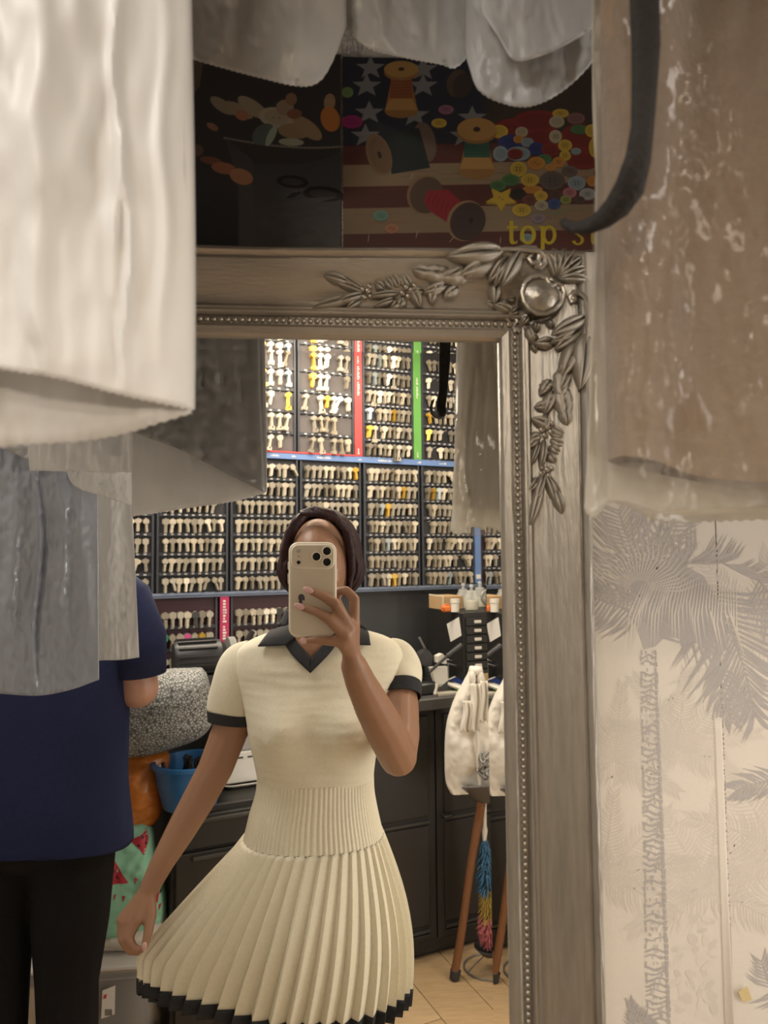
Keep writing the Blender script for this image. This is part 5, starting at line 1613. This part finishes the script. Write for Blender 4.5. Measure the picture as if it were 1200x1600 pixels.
mb = MB(); mb.prism([at(162, 1555, yl - .0006), at(167, 1553, yl - .0006), at(166, 1560, yl - .0006), at(161, 1561, yl - .0006)], (0, .0004, 0)); obj('red_mark', mb, m_red, lb, smooth=False)
mb = MB()
for q in range(7):
    x = 164 + q*1.7; mb.prism([at(x, 1577, yl - .0006), at(x + (.9 if q % 2 else .5), 1577, yl - .0006), at(x + .8, 1587, yl - .0006), at(x, 1587, yl - .0006)], (0, .0004, 0))
obj('barcode', mb, m_gun, lb, smooth=False)
T, _, _ = soft('folded_cloth', 'crumpled off-white cloth lying on the clear tub', 'cloth', [(1415, 215, 255), (1430, 185, 262), (1450, 130, 258), (1472, 90, 250)], YB, .11, mat('offwhite_cloth', (.56, .52, .46), .9, 0, .08, 30, .2), .02, 5.)
m_mint = mat('mint_fabric', (.28, .58, .42), .7, 0, .08, 20, .15)
T, mf, _ = soft('watermelon_bag', 'mint green bag printed with red watermelon slices on the tub', 'bag', [(1285, 160, 225), (1300, 140, 236), (1330, 120, 240), (1370, 110, 250), (1410, 105, 258), (1440, 105, 255), (1458, 115, 235)], YB - .03, .09, m_mint, .022, 9.)
def patch(pts_uv, m, nme, off):
    mb = MB(); n = 8
    # triangular patch laid on the bag surface
    A, B, Cc = pts_uv
    vs, fs, idx = [], [], {}
    for i in range(n + 1):
        for j in range(n + 1 - i):
            a, b_ = i/n, j/n; c__ = 1 - a - b_
            u = A[0]*a + B[0]*b_ + Cc[0]*c__; v = A[1]*a + B[1]*b_ + Cc[1]*c__
            idx[(i, j)] = len(vs); vs.append(mf(u, v, off))
    for i in range(n):
        for j in range(n - i):
            fs.append((idx[(i, j)], idx[(i+1, j)], idx[(i, j+1)]))
            if i + j < n - 1: fs.append((idx[(i+1, j)], idx[(i+1, j+1)], idx[(i, j+1)]))
    mb.add(vs, fs); return obj(nme, mb, m, T)
m_melon = mat('watermelon_red', (.42, .03, .05), .6); m_seed = mat('seed_black', (.03, .01, .01), .6); m_rind = mat('rind_white', (.7, .66, .62), .6)
def uv_at(px, py, prof_y=(1285, 1458)):
    v = (py - prof_y[0]) / (prof_y[1] - prof_y[0])
    best = min((abs(proj(mf(u/200, v))[0] - px), u/200) for u in range(1, 100))
    return best[1], v
for tri in (((176, 1322), (200, 1362), (160, 1362)), ((203, 1302), (240, 1290), (226, 1325)), ((236, 1380), (256, 1375), (246, 1402))):
    w = patch([uv_at(*p) for p in tri], m_melon, 'watermelon_print', .002)
    cx2, cy2 = sum(p[0] for p in tri)/3, sum(p[1] for p in tri)/3
    for dx, dy in ((-6, 4), (5, 3), (0, -7)):
        patch([uv_at(cx2 + dx, cy2 + dy - 3), uv_at(cx2 + dx + 2.5, cy2 + dy + 3), uv_at(cx2 + dx - 2, cy2 + dy + 2)], m_seed, 'seed_print', .0032)
for px, py in ((212, 1360), (180, 1382), (194, 1385), (205, 1408), (250, 1410), (185, 1420), (220, 1395), (232, 1350)):
    patch([uv_at(px - 2, py - 5), uv_at(px + 3, py - 4), uv_at(px - 2, py + 5)], m_melon, 'seed_print', .002)
soft('orange_bag', 'crumpled rust orange plastic bag above the watermelon bag', 'bag', [(1168, 150, 235), (1180, 140, 262), (1210, 135, 262), (1245, 140, 258), (1275, 150, 252), (1292, 165, 235), (1300, 175, 215)], YB + .02, .10, mat('rust_plastic', (.46, .15, .025), .28, 0, .15, 12, .6, 25), .022, 13.)
m_pat = mat('patterned_knit', (.5, .5, .5), .8)
nt = m_pat.node_tree
ch = nt.nodes.new('ShaderNodeTexVoronoi'); ch.inputs['Scale'].default_value = 110; ch.feature = 'DISTANCE_TO_EDGE'
wv_ = nt.nodes.new('ShaderNodeTexChecker'); wv_.inputs['Scale'].default_value = 95
mp_ = nt.nodes.new('ShaderNodeMapping'); mp_.inputs['Rotation'].default_value = (0, R(45), R(30))
tc_ = [n_ for n_ in nt.nodes if n_.type == 'TEX_COORD'][0]
nt.links.new(tc_.outputs['Object'], mp_.inputs[0]); nt.links.new(mp_.outputs[0], ch.inputs['Vector']); nt.links.new(mp_.outputs[0], wv_.inputs['Vector'])
rp_ = nt.nodes.new('ShaderNodeValToRGB'); rp_.color_ramp.elements[0].position = .06; rp_.color_ramp.elements[0].color = (.08, .085, .085, 1); rp_.color_ramp.elements[1].position = .16; rp_.color_ramp.elements[1].color = (.38, .38, .365, 1)
nt.links.new(ch.outputs['Distance'], rp_.inputs[0])
nt.links.new(rp_.outputs[0], nt.nodes['Principled BSDF'].inputs['Base Color'])
soft('shopping_bag', 'grey and white patterned shopping bag beside the man\'s elbow', 'bag', [(1046, 255, 315), (1056, 235, 322), (1080, 190, 327), (1110, 150, 331), (1140, 150, 328), (1160, 155, 300), (1178, 170, 235)], YB - .02, .10, m_pat, .02, 17.)

# ---- bench motor with grinding wheel
tm, zm = on_s(312, 1028, .42)
mo = thing('bench_grinder', 'black ribbed electric motor with grey grinding wheel below the keys', 'machine', W(tm, .42, zm - .10))
mb = MB(); mb.lathe(W(tm - .085, .42, zm), [(0, 0), (.052, 0), (.058, .01), (.058, .15), (.045, .165), (.02, .17), (0, .17)], 28, U); obj('housing', mb, m_gun, mo)
for q in range(14):
    a = 2*math.pi*q/14; ca = Vector((0, 0, 1))*math.cos(a) + N*math.sin(a)
    obj('cooling_fin', MB().box(W(tm - .012, .42, zm) + ca*.060, U*.062, ca*.006, ca.cross(U)*.0025), m_gun, mo, smooth=False)
mb = MB(); mb.lathe(W(tm + .092, .42, zm), [(0, 0), (.064, 0), (.064, .022), (.03, .024), (.012, .03), (0, .03)], 32, U); obj('grinding_wheel', mb, mat('grit_wheel', (.22, .22, .21), .8, 0, .2, 60), mo)
mb = MB(); mb.tube([W(tm + .11, .44, zm - .04), W(tm + .135, .46, zm + .02), W(tm + .165, .47, zm + .085)], [.014, .012, .010], 8); obj('lever', mb, m_gun, mo)
obj('foot', MB().rbox(W(tm, .42, zm - .075), U*.07, N*.05, UP*.025, .004), m_gun, mo)
bench = thing('wall_shelf', 'dark wall shelf carrying the bench grinder below the maroon boards', 'shelf', W(tm + .03, .3, zm - .13))
zbn = zm - .102
obj('top', MB().rbox(W(tm + .03, .24, zbn - .015), U*.14, N*.22, UP*.015, .003), m_top, bench)
for q in (-.09, .09):
    mb = MB(); mb.prism([W(tm + .03 + q - .008, .02, zbn - .03), W(tm + .03 + q - .008, .38, zbn - .03), W(tm + .03 + q - .008, .02, zbn - .16)], U*.016); obj('bracket', mb, m_cab, bench, smooth=False)
# wooden key block and its bright mortice key
tk, zk = on_s(229, 951, .05)
kb = thing('wooden_block', 'small pale wooden block with black clip at the left board', 'block', W(tk, .03, zk - .05))
obj('block', MB().rbox(W(tk - .004, .045, zk), U*.026, N*.018, UP*.045, .003), mat('pale_wood', (.56, .36, .18), .6, 0, .1, 20), kb)
obj('clip', MB().rbox(W(tk - .008, .066, zk + .006), U*.013, N*.004, UP*.014, .003), m_gun, kb)

# ================================================================== THINGS ON THE RIGHT COUNTER
SD = .40
td, zd1 = on_s(725, 958, SD); zd0 = CT
dc = thing('parts_cabinet', 'small black parts cabinet with pale drawer labels on the worktop', 'cabinet', W(td + .17, .24, CT))
obj('body', MB().rbox(W(td + .17, .24, (zd0+zd1)/2), U*.17, N*.155, UP*(zd1-zd0)/2, .003), m_cab, dc, smooth=False)
nd = 8
for q in range(nd):
    z = zd1 - .018 - (zd1 - zd0 - .03)*(q + .5)/nd
    hh = (zd1 - zd0 - .03)/nd/2 - .002
    for tt_ in (td + .085, td + .25):
        d_ = obj('drawer', MB().rbox(W(tt_, .40, z), U*.078, N*.008, UP*hh, .0015), m_cab, dc, smooth=False)
        obj('label_handle', MB().rbox(W(tt_ - .03, .412, z), U*.014, N*.005, UP*min(hh*.5, .0055), .001), m_offw, d_, smooth=False)
# note on the cabinet's side
mb = MB()
def on_side(px, py):
    r = ray(px, py); p0 = W(td - .0012, .2, 0); k_ = (p0 - CAM).dot(U) / r.dot(U); return CAM + r*k_
mb.prism([on_side(*p) for p in ((698, 975), (717, 964), (721, 993), (704, 1003))], U*.0006); nt_ = obj('paper_note', mb, m_white, smooth=False)
tag(nt_, 'slanted white paper note stuck to the side of the parts cabinet', 'note')
# on top of the parts cabinet
ZT = zd1
def top_pt(px, s): return on_s(px, 950, s)[0]
t0, t1 = on_s(682, 950, .13)[0], on_s(716, 950, .13)[0]
bx = thing('cardboard_box', 'open brown cardboard box on top of the parts cabinet', 'box', W(td + .045, .15, ZT))
zbx = on_s(695, 931, .2)[1]
obj('box', MB().rbox(W(td + .05, .165, (ZT+zbx)/2), U*.05, N*.06, UP*(zbx-ZT)/2, .002), m_card, bx, smooth=False)
obj('flap', MB().box(W(td + .004, .165, (ZT+zbx)/2 + .004), U*.002, N*.062, UP*(zbx-ZT)/2), m_offw, bx, smooth=False)
mb = MB(); tq = on_s(711, 948, .33)[0]; mb.lathe(W(tq, .33, ZT), [(0, 0), (.017, 0), (.017, .035), (.019, .036), (.019, .052), (0, .052)], 20); o = obj('tub', mb, m_offw)
tag(o, 'small white screw-top tub in front of the cardboard box', 'tub')
mb = MB(); tq = on_s(697, 953, .31)[0]; mb.rbox(W(tq, .31, ZT + .012), U*.018, N*.012, UP*.012, .005); mb.tube([W(tq - .012, .31, ZT + .022), W(tq, .31, ZT + .03), W(tq + .014, .31, ZT + .022)], .004, 8); o = obj('tape_dispenser', mb, m_orange)
tag(o, 'small orange dispenser left of the white tub', 'tool')
for nme, lab, px, s_, r_, h_ in (('glass_jar', 'clear glass jar with knob lid beside the cardboard box', 724, .20, .028, .085), ('glass_jar', 'second clear glass jar with knob lid, middle of the three', 737, .30, .030, .085), ('glass_jar', 'clear glass jar with knob lid, rightmost of the three', 750, .18, .028, .090)):
    tq = on_s(px, 945, s_)[0]
    J = thing(nme, lab, 'jar', W(tq, s_, ZT), 'glass jars on the parts cabinet')
    mb = MB(); mb.lathe(W(tq, s_, ZT + .001), [(0, 0), (r_*.9, 0), (r_, .006), (r_, h_*.7), (r_*.75, h_*.82), (r_*.75, h_*.88)], 24); obj('glass_body', mb, m_glass, J)
    mb = MB(); mb.lathe(W(tq, s_, ZT), [(r_*.8, h_*.88), (r_*.7, h_*.95), (.006, h_), (.006, h_ + .008), (.010, h_ + .014), (.006, h_ + .022), (0, h_ + .023)], 20); obj('lid', mb, m_glass, J)
    mb = MB(); mb.lathe(W(tq, s_, ZT), [(0, .004), (r_*.85, .004), (r_*.85, h_*.45), (0, h_*.5)], 18); obj('contents', mb, mat('pale_contents', (.62, .56, .42), .7), J)
tq, zq = on_s(762, 933, .33)
mb = MB()
mb.tube([W(tq + .028*math.cos(a), .33, zq + .030*math.sin(a)) for a in [R(x_) for x_ in range(40, 330, 20)]], .006, 8)
C_ = thing('pipe_clamp', 'orange-tipped metal clamp standing beside the glass jars', 'tool', W(tq, .33, ZT))
obj('jaw', mb, m_steel, C_)
obj('grip', MB().rbox(W(tq + .012, .33, zq + .038), U*.010, N*.010, UP*.012, .003), m_orange, C_); obj('grip', MB().rbox(W(tq + .012, .33, zq - .038), U*.010, N*.010, UP*.014, .003), m_orange, C_)
obj('stem', MB().box(W(tq, .33, (ZT + zq - .05)/2), U*.006, N*.006, UP*max(.004, (zq - .05 - ZT)/2)), m_steel, C_)

# key cutting machine and clutter on the worktop
tm2 = on_s(665, 1060, .34)[0]
km = thing('key_cutter', 'dark key cutting machine with white guard and long lever', 'machine', W(tm2, .30, CT))
obj('base', MB().rbox(W(tm2 - .02, .32, CT + .022), U*.11, N*.09, UP*.022, .006), m_gun, km)
obj('motor', MB().rbox(W(tm2 - .05, .28, CT + .085), U*.055, N*.06, UP*.045, .018), m_gun, km)
mb = MB(); p = [on_s(x, y, .37) for x, y in ((678, 1024), (686, 1020), (692, 1026), (692, 1036), (678, 1034))]; mb.prism([W(t_, .37, z_) for t_, z_ in p], N*.03); obj('guard', mb, m_offw, km, smooth=False)
mb = MB(); p = [on_s(x, y, .39) for x, y in ((669, 1042), (695, 1040), (696, 1062), (684, 1072), (676, 1064))]; mb.prism([W(t_, .39, z_) for t_, z_ in p], N*.02); obj('guard', mb, m_offw, km, smooth=False)
def w_on(x, y, s_): t_, z_ = on_s(x, y, s_); return W(t_, s_, z_)
mb = MB(); mb.tube([w_on(671, 1050, .42), w_on(700, 1024, .42)], .006, 8); mb.tube([w_on(699, 1025, .42), w_on(721, 1008, .42)], [.010, .011], 10); obj('lever', mb, m_gun, km)
mb = MB(); mb.tube([w_on(655, 996, .34), w_on(666, 1018, .34)], .005, 8); obj('rod', mb, m_steel, km)
mb = MB(); mb.lathe(w_on(662, 1028, .36), [(0, -.02), (.03, -.02), (.036, 0), (.03, .02), (0, .02)], 20, N); obj('vice_wheel', mb, m_gun, km)
mb = MB(); mb.tube([w_on(680, 1084, .44), w_on(682, 1075, .44), w_on(684, 1068, .44)], [.007, .005, .010], 8); obj('knob', mb, m_offw, km)
o = obj('parts_bin', MB().rbox(W(on_s(643, 1020, .22)[0], .22, CT + .05), U*.06, N*.07, UP*.05, .006), m_gun); tag(o, 'dark parts bin behind the raised elbow', 'bin')
o = obj('small_carton', MB().rbox(W(on_s(643, 1004, .22)[0], .22, CT + .109), U*.028, N*.03, UP*.008, .002), m_orange); tag(o, 'small orange carton lying on the dark parts bin', 'box')
o = obj('magazine_stack', MB().rbox(W(on_s(702, 1080, .40)[0] - .005, .39, CT + .005), U*.07, N*.06, UP*.005, .001), mat('aged_paper', (.46, .42, .35), .7)); tag(o, 'stack of beige papers at the worktop edge', 'papers')
o = obj('green_card', MB().rbox(W(on_s(722, 1075, .40)[0] + .005, .40, CT + .014), U*.045, N*.05, UP*.003, .001), mat('lime_card', (.14, .55, .10), .5)); tag(o, 'bright green card on the beige papers', 'card')
tb = thing('card_reader', 'white handheld device with blue screen on the papers', 'device', W(on_s(718, 1058, .36)[0], .36, CT + .02))
tbc = W(on_s(716, 1060, .36)[0], .37, CT + .030); q1, q2 = (U*.78 - N*.62).normalized(), (U*.62 + N*.78).normalized()
q3 = (UP*.95 + N*.3).normalized(); q2 = q3.cross(q1).normalized()
obj('case', MB().rbox(tbc, q1*.085, q2*.042, q3*.008, .006), m_offw, tb)
obj('screen', MB().rbox(tbc + q3*.008, q1*.055, q2*.028, q3*.0012, .001), mat('blue_screen', (.03, .06, .22), .15), tb)
o = obj('cardboard_strip', MB().rbox(W(on_s(764, 1056, .40)[0], .40, CT + .035), U*.05, N*.015, UP*.028, .002), m_card); tag(o, 'brown cardboard strip behind the white carrier bag', 'cardboard')
o = obj('wire_rack', MB().tube([w_on(698, 1030, .30), w_on(728, 1040, .30)], .003, 6).tube([w_on(698, 1036, .33), w_on(726, 1044, .33)], .003, 6).tube([w_on(700, 1042, .30), w_on(700, 1030, .33)], .003, 6).tube([w_on(712, 1034, .30), w_on(712, 1041, .33)], .003, 6).tube([w_on(726, 1040, .30), w_on(725, 1045, .33)], .003, 6).tube([w_on(700, 1036, .33), W(on_s(700, 1036, .33)[0], .33, CT)], .003, 6), m_steel); tag(o, 'low wire rack in front of the parts cabinet', 'rack')

# ================================================================== BAG ON A STICK, DUSTER
YK = 1.98
stick_top, stick_foot = at(778, 1085, YK + .03), at_z(710, 1531, 0); stick_foot.z = .016
mb = MB(); n = 12
mb.tube([stick_foot.lerp(stick_top, q/n) + Vector((.002*math.sin(q), 0, 0)) for q in range(n + 1)], [.0155 - .0012*math.sin(q*.5) for q in range(n + 1)], 12)
st = thing('wooden_stick', 'brown wooden stick leaning from the floor to the white bag', 'stick', stick_foot)
obj('shaft', mb, m_wood, st)
mb = MB(); mb.lathe(stick_foot - Vector((0, 0, .012)), [(0, 0), (.018, 0), (.019, .03), (.016, .032)], 14, (stick_top - stick_foot).normalized()); obj('ferrule', mb, m_gun, st)
m_tote = mat('white_cotton', (.80, .76, .68), .8, 0, .04, 30, .15)
T, tf, _ = soft('carrier_bag', 'white cloth carrier bag knotted at the top, hanging by the stick', 'bag', [(1041, 734, 753), (1052, 731, 755), (1066, 724, 759), (1092, 711, 766), (1122, 700, 774), (1150, 696, 778), (1190, 695, 781), (1222, 697, 783), (1238, 704, 776)], YK - .06, .05, m_tote, .022, 23., .8)
m_tote_in = m_tote
for px0, px1, y0, y1 in ((734, 750, 1068, 1143), (748, 762, 1064, 1128), (722, 735, 1095, 1143)):
    mb = MB()
    mb.grid(lambda u, v: at(px0 + (px1-px0)*u + 2*math.sin(v*5) + 3*v*(u-.5), y0 + (y1-y0)*v + (2.5*math.sin(u*13) if v > .9 else 0), YK - .125 + .012*math.cos(u*9) - .006*math.sin(v*3)), 14, 16)
    obj('tie_end', mb, m_tote, T, solid=.001)
mb = MB(); mb.ell(at(744, 1048, YK - .10), (.024, .02, .017)); mb.ell(at(738, 1060, YK - .112), (.012, .012, .026)); mb.ell(at(751, 1061, YK - .112), (.012, .012, .026)); obj('knot', mb, m_tote, T)
mb = MB(); mb.tube([at(746, 1145, YK - .13), at(747, 1190, YK - .125), at(750, 1228, YK - .12)], [.006, .007, .005], 8); obj('cord', mb, m_tote, T)
# chain, red ribbon, grey saddle, duster
mb = MB()
for q in range(9):
    c = at(757 + 5*math.cos(q*2.2), 1181 + q*4.0, YK - .14); a0 = q*1.3
    e1, e2 = Vector((math.cos(a0), .5*math.sin(a0), .6)).normalized(), Vector((-math.sin(a0), .5, .7)).normalized()
    mb.tube([c + e1*.014*math.cos(R(x_)) + e2*.010*math.sin(R(x_)) for x_ in range(0, 361, 40)], .0042, 6)
o = obj('metal_chain', mb, m_steel); tag(o, 'bunched silver chain wound on the wooden stick', 'chain')
mb = MB(); mb.grid(lambda u, v: at(768 + 5*u + 3*math.sin(v*6) + 4*v, 1178 + 74*v, YK - .13 + .006*math.sin(u*3 + v*7)), 4, 20)
o = obj('red_ribbon', mb, mat('red_ribbon', (.62, .07, .03), .5), solid=.001); tag(o, 'red ribbon hanging beside the silver chain', 'ribbon')
mb = MB()
def saddle(u, v):
    a = math.pi*u
    px = 722 + 76*u; py = 1228 + 26*max(0, math.sin(a))**.8*v + 5*abs(u-.5)
    return at(px, py, YK - .15 + .07*v + .03*math.cos(a))
mb.grid(saddle, 30, 10)
o = obj('saddle_hook', mb, mat('grey_rubber', (.13, .125, .12), .35), solid=.006); tag(o, 'grey crescent-shaped rubber hook crossing the stick below the bag', 'hook')
du = thing('feather_duster', 'fluffy duster in blue, yellow and pink hanging behind the stick', 'duster', at(763, 1472, YK + .02))
mb = MB(); mb.tube([at(758, 1235, YK + .02), at(757, 1290, YK + .02), at(757, 1298, YK + .02), at(757, 1318, YK + .02)], [.005, .008, .012, .005], 10); obj('handle', mb, m_offw, du)
rf = random.Random(5)
for nme, col, rows in (('blue_fluff', (.06, .17, .30), [(1312, 752, 763), (1340, 746, 772), (1370, 744, 778), (1394, 745, 780)]), ('yellow_fluff', (.42, .30, .07), [(1388, 748, 778), (1410, 748, 780), (1436, 748, 778)]), ('pink_fluff', (.50, .16, .17), [(1430, 747, 780), (1450, 746, 780), (1474, 752, 772)])):
    mb = MB()
    for q in range(420):
        py = rf.uniform(rows[0][0], rows[-1][0]); l, r = sinterp(py, [(a[0], a[1]) for a in rows]), sinterp(py, [(a[0], a[2]) for a in rows])
        a = rf.uniform(0, 2*math.pi); k_ = rf.uniform(.3, 1)
        c = at((l+r)/2, py, YK + .02); rad = (at(r, py, YK + .02) - at(l, py, YK + .02)).length/2
        p0 = c + Vector((math.cos(a), math.sin(a), 0))*rad*k_*.6
        p1 = p0 + Vector((math.cos(a)*rad*.5, math.sin(a)*rad*.5, -.014 + rf.uniform(-.006, .006)))
        mb.tube([p0, (p0+p1)/2 + Vector((0, 0, .004)), p1], [.0022, .0028, .0008], 4)
    tag(obj(nme, mb, mat(nme, col, .9, 0, .25, 80), du), kind='stuff')
# dark holder on the floor with a wire loop
hd = thing('umbrella_stand', 'dark bowl on a thin wire stand below the duster', 'stand', at_z(760, 1535, 0))
fp = at_z(760, 1510, 0)
mb = MB(); c = at(765, 1492, YK + .02); mb.lathe(c, [(0, 0), (.03, .004), (.055, .03), (.05, .032), (.02, .010), (0, .008)], 20); obj('bowl', mb, m_gun, hd)
mb = MB()
cf = at_z(768, 1512, 0)
mb.tube([Vector((cf.x + .10*math.cos(R(x_)), cf.y + .085*math.sin(R(x_)), .004)) for x_ in range(0, 361, 20)], .0035, 8); obj('wire_ring', mb, m_steel, hd)
for a in (200, 320, 80):
    mb = MB(); mb.tube([Vector((cf.x + .10*math.cos(R(a)), cf.y + .085*math.sin(R(a)), .004)), c + Vector((.02*math.cos(R(a)), .02*math.sin(R(a)), .004))], .0025, 6); obj('wire_leg', mb, m_steel, hd)
# fitting of the added, unseen fill light by the left key boards
sl_dir = (Vector((-0.30, 1.2, 1.4)) - Vector((-0.62, 1.98, 2.08))).normalized()
sl_c = Vector((-0.62, 1.98, 2.08)) - sl_dir*.024
sx = Vector((1, 0, 0)); sx = (sx - sl_dir*sx.dot(sl_dir)).normalized(); sy = sl_dir.cross(sx)
slt = thing('fill_light_fitting', 'unseen white fitting added for the fill light before the left key boards', 'light', sl_c - Vector((0, 0, .03)))
obj('housing', MB().rbox(sl_c, sx*.37, sy*.095, sl_dir*.018, .006), m_offw, slt)
for q in (-.25, .25):
    mb = MB(); mb.tube([sl_c + sx*q, Vector(((sl_c + sx*q).x, (sl_c + sx*q).y, ZC))], .004, 6); obj('hanger_rod', mb, m_steel, slt)
# yellow tape on the wallpaper
REFL = False
mb = MB(); mb.prism([at(x, y, WALLY - .004) for x, y in ((1154, 1550), (1168, 1542), (1175, 1562), (1160, 1566))], (0, .0006, 0))
tag(obj('tape_scrap', mb, mat('yellow_tape', (.72, .58, .30), .5), smooth=False), 'small yellowed scrap of tape on the wallpaper seam', 'tape')
